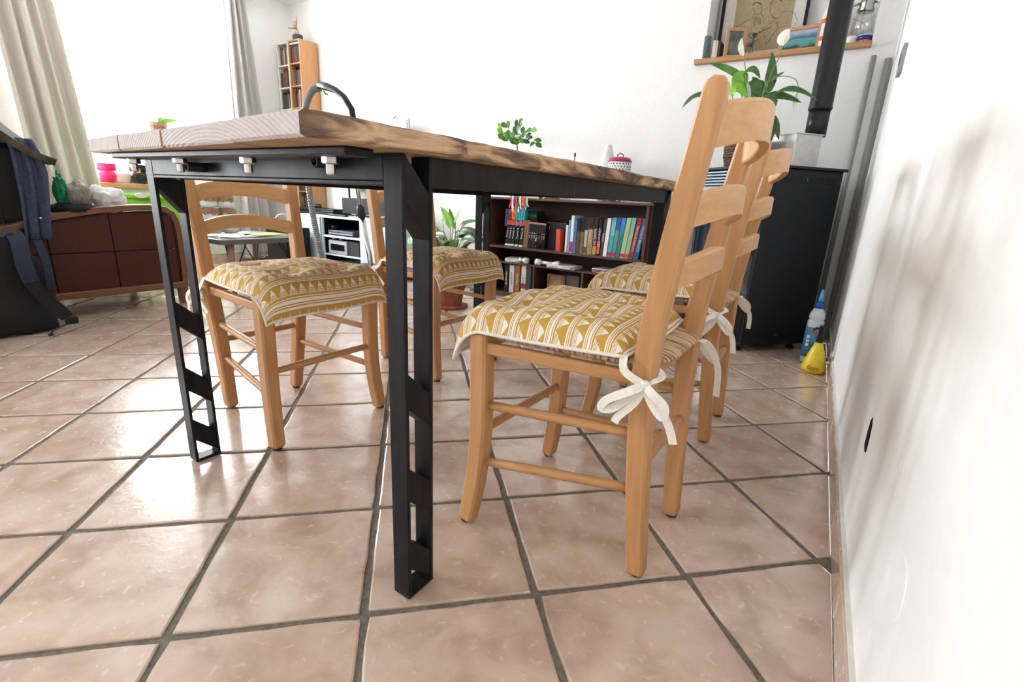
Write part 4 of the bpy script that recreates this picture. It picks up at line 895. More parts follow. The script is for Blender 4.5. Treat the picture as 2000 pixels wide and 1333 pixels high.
# hanging ribbons at the left of the top board
rc = [(225, 60, 70), (235, 235, 240), (110, 50, 130), (220, 70, 60), (30, 130, 70), (240, 240, 240), (220, 60, 50), (235, 120, 60), (60, 120, 190), (240, 200, 60), (225, 160, 50), (250, 250, 250)]
for k in range(10):
    pxx = 999+k*3.5; a = aY(pxx, 383, BYF-.02); L = (.075, .10, .055, .09, .085, .105, .06, .09, .095, .085)[k]; mb = MB(); rj = lambda q: random.uniform(-q, q)
    ribbon(mb, [a+V((-.004, .022, .007)), a+V((0, .003, .008)), a+V((0, -.004, .0)), a+V((rj(.006), -.006, -L*.5)), a+V((-.006+rj(.008), -.004, -L))], .0085, (0, -1, .1))
    ribbon(mb, [a+V((.004, .022, .007)), a+V((.002, .001, .008)), a+V((.003, -.006, 0)), a+V((.006+rj(.006), -.008, -L*.5)), a+V((.010+rj(.008), -.006, -L*.8))], .0085, (0, -1, -.1))
    o = solo('ribbon', mb, C(*rc[k], .6), 'narrow satin ribbon hanging in the bright bunch at the bookcase top left', 'ribbon', 'bright satin ribbons')
# between the two shelves: papers and white fittings
def papers(n, lab, c, w_, d_, z, col=m_paper, th=.0012, cat='papers', name='paper_stack', rzs=12):
    t = thing(name, lab, cat, (c[0], c[1], z))
    for k in range(n):
        a = math.radians(random.uniform(-rzs, rzs)); M_ = Matrix.Translation((c[0], c[1], z+k*(th+.0003)))@Matrix.Rotation(a, 4, 'Z'); mb = MB(); mb.box(-w_/2, w_/2, -d_/2, d_/2, 0, th, M=M_); part('sheet', mb, col if not isinstance(col, list) else col[k % len(col)], t)
    return t
papers(7, 'loose white papers on the narrow middle shelf, centre', (aY(1100, 520, BYF+.05).x, BYF+.07, 0), .20, .14, SZ2, th=.0025)
papers(6, 'papers with red and blue edges on the narrow middle shelf, right', (aY(1185, 520, BYF+.05).x, BYF+.08, 0), .16, .13, SZ2, [C(190, 40, 60), m_paper, C(60, 110, 170), m_paper], .004)
papers(5, 'crumpled papers at the left end of the narrow middle shelf', (aY(1003, 508, BYF+.05).x, BYF+.09, 0), .12, .12, SZ2, th=.005)
t = thing('door_knob', 'pair of white ceramic door knobs on a spindle on the middle shelf', 'knob', (aY(1072, 512, BYF+.03).x, BYF+.03, SZ2))
zk = SZ2+.022
def knob(x0, x1, prof):
    mb = MB(); K = 18; vs = []; n = len(prof)
    for u, r in prof: vs += [(x0+(x1-x0)*u, BYF+.03+r*math.cos(2*PI*i/K), zk+r*math.sin(2*PI*i/K)) for i in range(K)]
    mb.add(vs, [(s*K+i, s*K+(i+1) % K, (s+1)*K+(i+1) % K, (s+1)*K+i) for s in range(n-1) for i in range(K)]+[tuple(range(K))[::-1], tuple(range((n-1)*K, n*K))]); return mb
a, b = aY(1046, 512, BYF+.03).x, aY(1094, 512, BYF+.03).x
part('knob_head', knob(a, a+.045, [(0, .012), (.1, .021), (.9, .021), (1, .012)]), m_white, t, smooth=True); part('neck', knob(a+.045, b-.03, [(0, .010), (1, .012)]), m_white, t, smooth=True); part('rose_plate', knob(b-.05, b, [(0, .014), (.4, .020), (.8, .022), (1, .018)]), m_white, t, smooth=True)
t = thing('white_fitting', 'white ceramic knob lying left of the knob pair on the middle shelf', 'knob', (aY(1027, 510, BYF+.03).x, BYF+.03, SZ2)); a = aY(1018, 508, BYF+.03).x
part('knob_head', knob(a+.02, a+.06, [(0, .012), (.15, .020), (.9, .020), (1, .01)]), m_white, t, smooth=True); part('neck', knob(a-.01, a+.02, [(0, .016), (.5, .010), (1, .010)]), m_white, t, smooth=True)
# on top of the bookcase
papers(4, 'pile of white papers on the bookcase top, centre', (aY(1145, 388, BYF+.06).x, BYF+.11, 0), .20, .15, BZ, th=.006)
papers(3, 'flat cream envelopes on the bookcase top behind the leather case', (aY(1060, 380, BYF+.1).x, BYF+.17, 0), .26, .12, BZ, C(225, 215, 190), th=.004)
t = thing('notebook', 'white spiral notebook on the right part of the bookcase top', 'notebook', (aY(1247, 391, BYF+.04).x, BYF+.05, BZ)); x0, x1 = aY(1223, 391, BYF).x, aY(1270, 393, BYF).x
pbox('pages', t, m_paper, x0, x1, BYF, BYF+.13, BZ, BZ+.012)
for k in range(16): mb = MB(); x = x0+.005+k*(x1-x0-.01)/15; mb.tube([(x, BYF-.002, BZ+.001), (x, BYF-.005, BZ+.006), (x, BYF-.002, BZ+.0135), (x, BYF+.006, BZ+.0135)], .0009, 5); part('spiral_wire', mb, m_dgrey, t)
mb = MB(); x = aY(1277, 392, BYF+.03).x; mb.box(x-.015, x+.016, BYF+.01, BYF+.07, BZ, BZ+.017); solo('green_box', mb, C(20, 75, 62, .4), 'small dark green box at the right end of the bookcase top', 'box', bev=.003)
t = thing('leather_case', 'brown coiled leather strap lying on the bookcase top, left of centre', 'strap', (aY(1075, 385, BYF+.03).x, BYF+.04, BZ)); cx_ = aY(1075, 385, BYF+.03).x
for k in range(3): mb = MB(); mb.tube([(cx_+(.055-k*.008)*math.cos(q*PI/10), BYF+.05+(.030-k*.005)*math.sin(q*PI/10), BZ+.004+k*.006) for q in range(21)], .0042, 6); part('strap_loop', mb, C(120, 75, 50, .5), t, smooth=True)
mb = MB(); mb.lathe((cx_-.085, BYF+.05, BZ), [(.008, 0), (.015, .006), (.013, .018), (.004, .024)], 12); solo('wooden_knob', mb, C(105, 55, 35, .4), 'small dark wooden knob left of the coiled strap', 'knob', smooth=True)
t = thing('folding_knife', 'dark green and black folded pocket knife on the bookcase top', 'knife', (aY(1196, 388, BYF+.02).x, BYF+.02, BZ)); a, b = aY(1178, 388, BYF+.02).x, aY(1213, 388, BYF+.02).x
mb = MB(); mb.tube([(a, BYF+.02, BZ+.007), ((a+b)/2, BYF+.016, BZ+.009), (b-.03, BYF+.02, BZ+.007)], [.004, .007, .006], 8); part('handle', mb, C(25, 55, 45, .4), t, smooth=True); mb = MB(); mb.tube([(b-.03, BYF+.02, BZ+.007), (b, BYF+.022, BZ+.006)], [.007, .003], 8); part('bolster', mb, C(150, 80, 40, .4), t, smooth=True)
t = thing('cone_lamp', 'white cone-shaped paper shade on the bookcase against the white wall', 'lamp', (aY(1188, 300, 3.05).x, 3.05, BZ)); c = V((aY(1188, 300, 3.05).x, 3.05, BZ))
mb = MB(); mb.lathe(c, [(.045, 0), (.045, .006), (.008, .012), (.008, .12)], 20); part('lamp_base', mb, m_white, t); mb = MB(); mb.lathe(c, [(.085, .12), (.05, .24), (.02, .335), (.012, .345)], 24); part('lamp_shade', mb, m_white, t, smooth=True)
c = V((aY(1210, 322, 3.0).x, 3.0, BZ)); t = thing('sugar_tin', 'tall patterned white tin with a dark pink lid and handle', 'tin', c)
zz = aY(1210, 317, 3.0).z-BZ; mb = MB(); mb.lathe(c, [(.066, 0), (.068, .004), (.068, zz), (.066, zz+.002)], 32); part('tin_body', mb, m_white, t, smooth=True)
for k in range(22):
    a = 2*PI*k/22
    for q in range(3): mb = MB(); z = zz-.012-q*.016; p = c+V((.0685*math.cos(a+q*.14), .0685*math.sin(a+q*.14), z)); tq = V((-math.sin(a), math.cos(a), 0)); mb.add([p+tq*.005, p+V((0, 0, .006)), p-tq*.005, p-V((0, 0, .006))], [(0, 1, 2, 3), (3, 2, 1, 0)]); part('printed_lozenge', mb, C(90, 110, 105), t)
mb = MB(); mb.lathe(c, [(.071, zz), (.071, zz+.008), (.062, zz+.022), (.040, zz+.028), (.0, zz+.029)], 32); part('tin_lid', mb, C(165, 40, 80, .3), t, smooth=True, label='dark pink lid')
mb = MB(); mb.tube([c+V((-.020, 0, zz+.026)), c+V((-.018, 0, zz+.043)), c+V((0, 0, zz+.052)), c+V((.018, 0, zz+.043)), c+V((.020, 0, zz+.026))], .003, 8); part('lid_handle', mb, C(165, 40, 80, .3), t, smooth=True)
mb = MB(); q = aY(1123, 302, 3.02); mb.lathe((q.x, 3.02, BZ), [(.018, 0), (.018, .01), (.003, .014), (.003, q.z-BZ-.014), (.006, q.z-BZ-.012), (.006, q.z-BZ+.008), (.002, q.z-BZ+.010)], 12); solo('pen_stand', mb, m_black, 'thin black rod on a round foot, its tip above the tabletop', 'stand')
# small tree in a pot on the bookcase
c = V((aY(1012, 300, 3.0).x, 3.0, BZ)); t = thing('small_ficus', 'small round-leaved green plant showing above the table edge', 'plant', c)
mb = MB(); mb.lathe(c, [(.045, 0), (.06, .10), (.064, .10), (.064, .115), (.055, .112)], 20); part('pot', mb, C(170, 168, 160, .6), t); mb = MB(); mb.lathe(c, [(.052, .09), (.052, .108)], 16); part('soil', mb, C(40, 28, 20, .95), t)
fic = [(290, 130), (155, 155), (180, 150), (210, 145), (265, 140), (255, 180), (160, 225), (155, 190), (185, 240), (225, 235), (300, 255), (280, 170), (345, 185), (375, 183), (340, 220), (400, 250), (405, 280), (365, 275), (305, 185), (255, 195), (210, 205), (330, 200), (310, 210), (350, 235), (240, 215), (190, 210), (275, 225), (240, 260), (290, 240), (325, 258), (262, 250), (205, 228)]
cz = c+V((0, 0, .11)); hub = aY(930+265/3.333, 200+262/3.333, 3.0)
mb = MB(); mb.tube([cz, (cz+hub)*.5+V((.008, 0, 0)), hub], .005, 8); part('trunk', mb, C(110, 85, 60), t, smooth=True)
for i, (x, y) in enumerate(fic):
    Y = 3.0+random.uniform(-.05, .05); p = aY(930+x/3.333, 200+y/3.333, Y); a = math.atan2(p.z-hub.z, p.x-hub.x)+random.uniform(-.6, .6); d = V((math.cos(a), random.uniform(-.4, .2), math.sin(a)*.8)).normalized()*.030
    part('leaf', leaf_mb(p-d, p+V((0, 0, .004)), p+d, .036, V((random.uniform(-.5, .5), -.9, random.uniform(.1, .8))), N=5, shape=1.1), (m_leaf, m_leafd, m_leafl)[(i*5) % 3 if i % 4 else 0], t, smooth=True, solid=.0005)
    if i % 2 == 0: mb = MB(); mb.tube([hub, hub.lerp(p-d, .5)+V((0, 0, .01)), p-d], .0014, 5); part('twig', mb, m_stem, t)
# white board between bookcase and stove
mb = MB(); mb.box(-.893, -.868, BYF+.06, BYF+.08, 0, .70); solo('white_board', mb, m_pvc, 'narrow white board upright against the right side of the bookcase', 'board', bev=.001)

# ================================================================== TV CABINET, TV AND DEVICES
CX0, CX1, CYF, CYB, CZ = -4.28, -2.86, 2.80, 3.14, .462
cb = thing('tv_cabinet', 'low pale blue-white cabinet with an open shelf bay, behind the left chairs', 'cabinet', ((CX0+CX1)/2, 3.0, 0))
OX0, OX1 = aY(627, 420, CYF).x, aY(702, 424, CYF).x; OZ = (.055, .430)
pbox('top_board', cb, m_cabw, CX0, CX1, CYF-.004, CYB, CZ-.018, CZ)
pbox('side_panel', cb, m_cabw, CX0, CX0+.016, CYF, CYB, .03, CZ-.018); pbox('side_panel', cb, m_cabw, CX1-.016, CX1, CYF, CYB, .03, CZ-.018)
pbox('bottom_board', cb, m_cabw, CX0+.016, CX1-.016, CYF, CYB, .03, .05); pbox('back_panel', cb, m_black, CX0+.016, CX1-.016, CYB-.006, CYB, .05, CZ-.018)
for a in (OX0, OX1): pbox('partition', cb, m_cabw, a-.008, a+.008, CYF, CYB-.006, .05, CZ-.018)
for a, b in ((OX0+.008, OX0+.011), (OX1-.011, OX1-.008)): pbox('bay_shade_sheet', cb, m_black, a, b, CYF+.02, CYB-.006, .05, CZ-.018, bev=0)  # added black sheets and top put the shade into the open bay
pbox('bay_shade_top', cb, m_black, OX0+.011, OX1-.011, CYF+.02, CYB-.006, CZ-.022, CZ-.018, bev=0)
pbox('plinth', cb, m_dgrey, CX0+.03, CX1-.03, CYF+.03, CYB, 0, .03)
pbox('door', cb, m_cabw, CX0+.002, OX0-.010, CYF-.014, CYF-.001, .035, CZ-.020); pbox('door', cb, m_cabw, OX1+.010, (OX1+CX1)/2-.001, CYF-.014, CYF-.001, .035, CZ-.020); pbox('door', cb, m_cabw, (OX1+CX1)/2+.001, CX1-.002, CYF-.014, CYF-.001, .035, CZ-.020)
SHZ = aY(660, 462, CYF).z; pbox('shelf', cb, m_cabw, OX0+.008, OX1-.008, CYF+.004, CYB-.006, SHZ-.016, SHZ)
SH2 = .130; pbox('shelf', cb, m_cabw, OX0+.008, OX1-.008, CYF+.01, CYB-.006, SH2-.014, SH2)
t = thing('dvd_recorder', 'grey disc player on the upper shelf of the white cabinet', 'player', ((OX0+OX1)/2-.02, CYF+.1, SHZ)); a, b = aY(641, 450, CYF+.03).x, aY(689, 455, CYF+.03).x
pbox('casing', t, C(96, 104, 112, .35), a, b, CYF+.03, CYB-.05, SHZ+.008, SHZ+.045); pbox('front_strip', t, C(130, 140, 150, .3), a+.006, b-.006, CYF+.027, CYF+.030, SHZ+.012, SHZ+.022); pbox('drawer', t, C(60, 66, 72, .3), a+.02, a+.16, CYF+.0275, CYF+.030, SHZ+.028, SHZ+.038)
for q in (a+.02, b-.02): mb = MB(); mb.lathe((q, CYF+.06, SHZ), [(.01, 0), (.009, .008)], 10); part('foot', mb, m_black, t)
mb = MB(); mb.tube([(a+.03+.03*math.cos(q*.7), CYF+.08+.03*math.sin(q*.7), SHZ+.052+q*.0012) for q in range(30)], .005, 6); solo('cable_coil', mb, m_black, 'coil of black cable lying on the grey disc player', 'cable', smooth=True)
t = thing('hifi', 'small silver and black stereo on the lower shelf of the white cabinet', 'stereo', ((OX0+OX1)/2, CYF+.1, SH2)); a, b = aY(642, 485, CYF+.02).x, aY(700, 490, CYF+.02).x; m_ = (b-a)*.62
pbox('stereo_body', t, m_dgrey, a, b, CYF+.03, CYB-.04, SH2, SH2+.125); pbox('silver_fascia', t, C(165, 170, 176, .3), a+.004, a+m_, CYF+.020, CYF+.030, SH2+.004, SH2+.120)
pbox('display', t, m_gloss, a+.035, a+m_-.03, CYF+.016, CYF+.020, SH2+.035, SH2+.090); pbox('display_edge', t, C(210, 215, 220, .2), a+.033, a+m_-.028, CYF+.017, CYF+.0205, SH2+.092, SH2+.097)
for k in range(2): mb = MB(); mb.lathe((a+.03+k*.10, CYF+.06, SH2+.125), [(.02, 0), (.022, .006), (.012, .016), (.0, .018)], 14); part('knob', mb, m_steel, t, smooth=True)
t = thing('game_console', 'stack of flat black game console with slanted sides on the cabinet top', 'console', (aY(620, 405, CYF+.12).x, CYF+.15, CZ)); a, b = aY(578, 405, CYF+.08).x, aY(652, 408, CYF+.08).x
for k in range(3): pbox('console_layer', t, (m_black, m_gloss, m_black)[k], a+k*.006, b-.02+k*.008, CYF+.08, CYF+.27, CZ+.004+k*.017, CZ+.017+k*.017, bev=.002)
for k in range(2): pbox('console_gap', t, C(70, 80, 92, .4), a+.006, b-.03, CYF+.085, CYF+.265, CZ+.017+k*.017, CZ+.021+k*.017)
for q in (a+.02, b-.04): mb = MB(); mb.lathe((q, CYF+.1, CZ), [(.008, 0), (.008, .004)], 10); part('foot', mb, m_black, t)
zc_ = CZ+.051; cx_ = aY(617, 392, CYF+.14).x; t = thing('game_controller', 'black game controller lying on the console', 'controller', (cx_, CYF+.14, zc_))
mb = MB(); mb.tube([(cx_-.075, CYF+.12, zc_+.010), (cx_-.045, CYF+.15, zc_+.020), (cx_, CYF+.155, zc_+.020), (cx_+.045, CYF+.15, zc_+.020), (cx_+.075, CYF+.12, zc_+.010)], [.010, .019, .016, .019, .010], 10); part('grip', mb, m_black, t, smooth=True)
for s in (-.02, .02): mb = MB(); mb.lathe((cx_+s, CYF+.14, zc_+.030), [(.004, 0), (.004, .006), (.008, .008), (.007, .011)], 10); part('thumbstick', mb, m_dgrey, t)
t = thing('remote_control', 'black remote control with grey keys on the cabinet top edge', 'remote', (aY(656, 414, CYF+.03).x, CYF+.03, CZ)); a, b = aY(640, 414, CYF+.02).x, aY(674, 415, CYF+.02).x
pbox('remote_body', t, m_black, a, b, CYF+.015, CYF+.055, CZ, CZ+.014, bev=.004)
for k in range(7):
    for q in range(3): pbox('key', t, m_grey, a+.02+k*.02, a+.032+k*.02, CYF+.021+q*.011, CYF+.028+q*.011, CZ+.0138, CZ+.0155, bev=0)
t = thing('soundbar', 'long black centre speaker on short legs under the television', 'speaker', (aY(732, 400, CYF+.15).x, CYF+.15, CZ)); a, b = aY(668, 400, CYF+.12).x, aY(800, 405, CYF+.12).x; zt = aY(668, 386, CYF+.12).z
pbox('speaker_cabinet', t, P('black_speaker_cloth', (.008, .011, .016), .6), a, b, CYF+.12, CYF+.2, CZ+.025, zt, bev=.003)
for q in (a+.05, a+.17, b-.05): mb = MB(); mb.tube([(q, CYF+.13, CZ+.001), (q+.004, CYF+.14, CZ+.03)], .004, 8); mb.tube([(q+.01, CYF+.18, CZ+.001), (q+.004, CYF+.16, CZ+.03)], .004, 8); part('leg', mb, m_black, t)
papers(3, 'white papers lying on the right part of the cabinet top', (aY(775, 420, CYF+.05).x, CYF+.06, 0), .14, .09, CZ, th=.004)
# television
tvz = aY(690, 368, 3.10).z; a, b = aY(665, 368, 3.10).x, aY(803, 300, 3.10).x; zt = aY(803, 231, 3.10).z
t = thing('television', 'flat television with a thin silver frame on the cabinet, mostly behind the tabletop', 'television', ((a+b)/2, 3.09, CZ))
pbox('bezel', t, C(170, 172, 175, .3), a-.004, b, 3.075, 3.09, tvz, zt, bev=.002); pbox('screen', t, P('screen_scene', srgb(120, 135, 160), .15, srgb(35, 40, 48), 9), a+.008, b-.014, 3.072, 3.076, tvz+.03, zt-.014)
pbox('lower_bezel', t, m_black, a-.005, b+.001, 3.070, 3.092, tvz, tvz+.026); pbox('casing', t, m_black, a+.06, b-.06, 3.09, 3.115, tvz+.02, zt-.08)
mb = MB(); xm = aY(680, 380, 3.09).x; mb.tube([(xm, 3.10, tvz+.03), (xm+.012, 3.10, CZ+.03), (xm+.02, 3.09, CZ+.006)], .009, 8); mb.tube([(b-.16, 3.10, tvz+.03), (b-.17, 3.10, CZ+.03), (b-.18, 3.09, CZ+.006)], .009, 8); part('stand_leg', mb, m_black, t); pbox('stand_foot', t, m_black, xm-.03, b-.13, 3.06, 3.125, CZ, CZ+.008)
mb = MB(); q = aY(772, 232, 3.08); mb.tube([(q.x-.03, 3.085, zt+.002), (q.x, 3.085, zt+.018), (q.x+.035, 3.085, zt+.006), (q.x+.02, 3.07, zt-.03)], .0035, 6); part('sensor_cable', mb, C(25, 45, 60), t, smooth=True)

# ================================================================== TOWERS WITH DISCS
def tower(x0, x1, yf, ztop, mat, lab, name='disc_tower'):
    t = thing(name, lab, 'shelf', ((x0+x1)/2, (yf+YB)/2, 0)); yb = YB-.012
    pbox('side_panel', t, mat, x0, x0+.012, yf, yb, 0, ztop); pbox('side_panel', t, mat, x1-.014, x1, yf, yb, 0, ztop); pbox('back_panel', t, mat, x0+.012, x1-.014, yb-.005, yb, .03, ztop)
    zs = []
    z = ztop-.012; k = 0
    while z > .05: pbox('shelf', t, mat, x0+.012, x1-.014, yf+.002, yb-.005, z, z+.012); zs.append(z+.012); z -= .186
    return zs
YT = 3.005
ztop = 1.965
xa, xb, xc = aY(540, 100, YT).x, aY(562, 95, YT).x, aY(583, 86, YT).x
xa = max(xa, XL+.02)
cream = P('cream_melamine', srgb(222, 220, 200), .5); alder = wood('alder_veneer', (.55, .27, .11), (.47, .22, .09), 2, 8, .45)
xc2 = xb+.002
for (x0, x1, mat, lab, nm, zt) in ((xa, xb, cream, 'narrow cream tower shelf full of discs, left of the wooden one', 'cream', ztop-.005), (xb+.001, xc+.012, alder, 'narrow orange-brown wooden tower shelf full of discs in the corner', 'wooden', ztop)):
    zs = tower(x0, x1, YT, zt, mat, lab)
    for k, z in enumerate(zs[1:], 1):
        x = x0+.015+R_.uniform(0, .01); lim = x1-.018
        if nm == 'wooden' and k in (3, 5): x += .04
        word = ('top', 'second', 'third', 'fourth', 'fifth', 'sixth', 'seventh', 'eighth', 'ninth', 'tenth', 'eleventh')[k-1]
        while x < lim-.008:
            w_ = R_.choice((.009, .010, .011, .013)); h = R_.choice((.124, .126, .128, .135, .150)); mb = MB(); mb.box(x, x+w_-.0008, YT+.012, YT+.15, z, z+h)
            col = R_.choice(((30, 28, 30), (48, 44, 46), (70, 52, 48), (100, 70, 62), (120, 118, 110), (60, 66, 62), (140, 60, 62), (175, 172, 165), (84, 82, 70), (40, 52, 50)))
            solo('disc_case', mb, C(*col, .4), 'thin disc case on the %s shelf of the %s tower' % (word, nm), 'disc', 'disc cases on the %s shelf of the %s tower' % (word, nm)); x += w_
        if nm == 'wooden' and k == 1: mb = MB(); mb.box(x0+.016, x1-.02, YT+.010, YT+.14, z+.152, z+.165); solo('disc_case', mb, C(175, 200, 205, .4), 'pale blue disc case lying flat on the wooden tower top row', 'disc')
# coral-like branch in a stone pot on the tower
c = V((aY(583, 80, 3.07).x-.015, 3.075, ztop)); t = thing('branch_pot', 'small dark stone pot with bare reddish branches on the wooden tower', 'plant', c)
mb = MB(); mb.lathe(c, [(.030, 0), (.042, .012), (.046, .035), (.042, .055), (.030, .058)], 11); o = part('stone_pot', mb, P('dark_stone', (.075, .08, .085), .9, (.03, .033, .036), 40, bmp=.8), t)
mb = MB(); mb.lathe(c+V((0, 0, .055)), [(.024, 0), (.020, .022), (.010, .035)], 9); part('stem_base', mb, C(175, 165, 145), t, smooth=True)
b0 = c+V((0, 0, .085))
for pts in (((-.01, .03), (-.05, .045), (-.11, .075)), ((-.005, .03), (-.03, .06), (-.055, .10)), ((-.004, .05), (-.015, .10), (-.02, .145)), ((.002, .05), (.012, .12), (-.002, .19)), ((-.012, .035), (-.03, .05), (-.05, .055)), ((0, .04), (-.02, .085), (-.045, .135))):
    mb = MB(); mb.tube([b0]+[b0+V((x*1.35, random.uniform(-.01, .01), z*.66)) for x, z in pts], [.005, .0045, .004, .0022], 6); part('branch', mb, C(170, 110, 85, .7), t, smooth=True)

# ================================================================== FLOOR PLANT AND SMALL BOXES
c = V((-2.00, 2.33, 0)); t = thing('floor_plant', 'leafy green plant in a terracotta pot on the floor, left of the bookcase', 'plant', c)
tc_ = P('terracotta_pot', srgb(150, 82, 62), .7, srgb(128, 66, 50), 20)
mb = MB(); mb.lathe(c, [(.115, 0), (.12, .012), (.118, .015)], 24); part('saucer', mb, tc_, t, smooth=False); mb = MB(); mb.lathe(c+V((0, 0, .012)), [(.075, 0), (.102, .13), (.112, .13), (.112, .155), (.098, .152)], 24); part('pot', mb, tc_, t); mb = MB(); mb.lathe(c, [(.095, .14), (.095, .155)], 20); part('soil', mb, C(40, 28, 20, .95), t)
TB = c+V((0, 0, .155)); Yp = 2.33
F_ = [((880, 448), (876, 428), (859, 402), .050, 2), ((890, 450), (885, 430), (877, 405), .050, 2), ((895, 455), (908, 437), (935, 432), .040, 0), ((890, 460), (915, 450), (945, 461), .040, 1), ((890, 465), (925, 462), (946, 475), .045, 1),
      ((875, 470), (862, 460), (852, 440), .040, 0), ((885, 440), (895, 420), (899, 408), .038, 2), ((900, 470), (915, 465), (930, 474), .05, 1), ((870, 465), (858, 458), (845, 462), .05, 1), ((805, 478), (803, 468), (812, 455), .045, 2), ((830, 478), (815, 470), (802, 474), .045, 0),
      ((895, 462), (905, 452), (916, 452), .05, 0), ((865, 440), (868, 425), (862, 415), .04, 2), ((885, 470), (893, 458), (905, 444), .05, 0)]
for a, b, d, wd, mi in F_: px_leaf(t, TB, (a, b, d), wd, Yp+random.uniform(-.06, .04), (m_leaf, m_leafd, m_leafl)[mi], random.uniform(-.05, .05))
for k in range(22):
    a = 2*PI*k/22+random.uniform(-.1, .1); r = random.uniform(.12, .26); h = random.uniform(.10, .30); d = V((math.cos(a), math.sin(a), 0))
    part('leaf', leaf_mb(TB+d*.04+V((0, 0, h*.4)), TB+d*r*.7+V((0, 0, h+.06)), TB+d*r+V((0, 0, h*.7)), random.uniform(.045, .065), V((0, 0, 1)), wave=.1), (m_leafd, m_leaf)[k % 2], t, smooth=True, solid=.0006)
    mb = MB(); mb.tube([TB, TB+d*.02+V((0, 0, h*.25)), TB+d*.04+V((0, 0, h*.4))], .002, 5); part('stem', mb, m_stem, t)
for k, (px, py, w_, d_, h, col, lab) in enumerate(((925, 556, .13, .08, .045, (150, 152, 140), 'flat grey-white box on the floor right of the terracotta pot'), (932, 563, .10, .06, .03, (120, 120, 116), 'lower grey box in front of the flat box beside the pot'))):
    p = fl(px, py+6); M_ = Matrix.Translation((p.x, p.y, 0))@Matrix.Rotation(.5-k*.3, 4, 'Z'); t = thing('floor_box', lab, 'box', (p.x, p.y, 0)); mb = MB(); mb.box(-w_/2, w_/2, -d_/2, d_/2, 0, h, M=M_); part('carton', mb, C(*col), t, bev=.003); mb = MB(); mb.box(-w_*.25, w_*.2, -d_*.3, d_*.3, h, h+.004, M=M_); part('box_flap', mb, C(70, 80, 74), t)

# ================================================================== VACUUM CLEANER
vh = V((-2.58, 2.22, 0)); t = thing('vacuum_cleaner', 'vacuum cleaner standing with its curved handle and grey hose above the table', 'vacuum cleaner', vh)
mb = MB(); M_ = Matrix.Translation(vh)@Matrix.Rotation(.6, 4, 'Z'); mb.box(-.13, .13, -.05, .05, .008, .05, M=M_); part('floor_head', mb, m_black, t, bev=.015)
for s in (-.1, .1): mb = MB(); mb.lathe(M_ @ V((s, .05, .0)), [(.014, 0), (.016, .01), (.014, .03)], 12); part('head_wheel', mb, m_dgrey, t)
Yv = 2.24
chrome = P('chrome_tube', (.50, .50, .50), .22, metal=1)
b0 = vh+V((0, .0, .05)); p1 = aY(735, 560, Yv); p2 = aY(722, 500, Yv); p3 = aY(707, 425, Yv); p4 = aY(697, 360, Yv); p5 = aY(690, 270, Yv); p6 = aY(690, 228, Yv)
mb = MB(); mb.tube([b0, p2, p3], .0175, 14); part('lower_tube', mb, P('chrome_tube', (0, 0, 0)), t, smooth=True)
mb = MB(); mb.tube([p3, p4, p5], .0145, 14); part('upper_tube', mb, P('chrome_tube', (0, 0, 0)), t, smooth=True)
mb = MB(); d = (p3-p4).normalized(); mb.tube([p3-d*.075, p3-d*.06, p3-d*.01, p3+d*.005], [.020, .027, .027, .020], 14); part('tube_clip', mb, m_black, t, smooth=True)
hp = [p5, aY(691, 240, Yv), aY(687, 215, Yv), aY(672, 190, Yv), aY(655, 176, Yv), aY(640, 170, Yv), aY(624, 166, Yv)]
mb = MB(); mb.tube(hp, [.017, .019, .021, .020, .020, .024, .024], 12); part('handle', mb, m_black, t, smooth=True, label='black curved handle')
mb = MB(); mb.tube([aY(632, 178, Yv), aY(636, 184, Yv), aY(640, 184, Yv)], .004, 6); part('hook', mb, m_black, t)
hs = [aY(624, 172, Yv), aY(612, 176, Yv), aY(602, 194, Yv), aY(596, 220, Yv), aY(594, 270, Yv), aY(600, 340, Yv), aY(608, 400, Yv), aY(617, 450, Yv), aY(626, 490, Yv), aY(640, 540, Yv), V((-2.86, 2.35, .10))]
f = []
for i in range(len(hs)-1):
    p0, p1_, p2_, p3_ = hs[max(i-1, 0)], hs[i], hs[i+1], hs[min(i+2, len(hs)-1)]
    for k in range(22): u = k/22; f.append(.5*((2*p1_)+(p2_-p0)*u+(2*p0-5*p1_+4*p2_-p3_)*u*u+(3*p1_-p0-3*p2_+p3_)*u**3))
mb = MB(); mb.tube(f, [.0225 if i % 2 else .0195 for i in range(len(f))], 12); part('ribbed_hose', mb, C(120, 122, 120, .45), t, smooth=False, label='grey ribbed hose')
c = V((-2.86, 2.42, 0)); mb = MB(); mb.lathe(c, [(.10, .02), (.135, .05), (.14, .10), (.12, .15), (.06, .17)], 20); part('canister', mb, m_black, t, smooth=True)
for s in (-.12, .12): mb = MB(); K = 18; mb.add([(c.x+s+dx, c.y+.05+.05*math.cos(2*PI*i/K), .05+.05*math.sin(2*PI*i/K)) for dx in (-.01, .01) for i in range(K)], [tuple(range(K))[::-1], tuple(range(K, 2*K))]+[(i, (i+1) % K, K+(i+1) % K, K+i) for i in range(K)]); part('wheel', mb, m_dgrey, t)

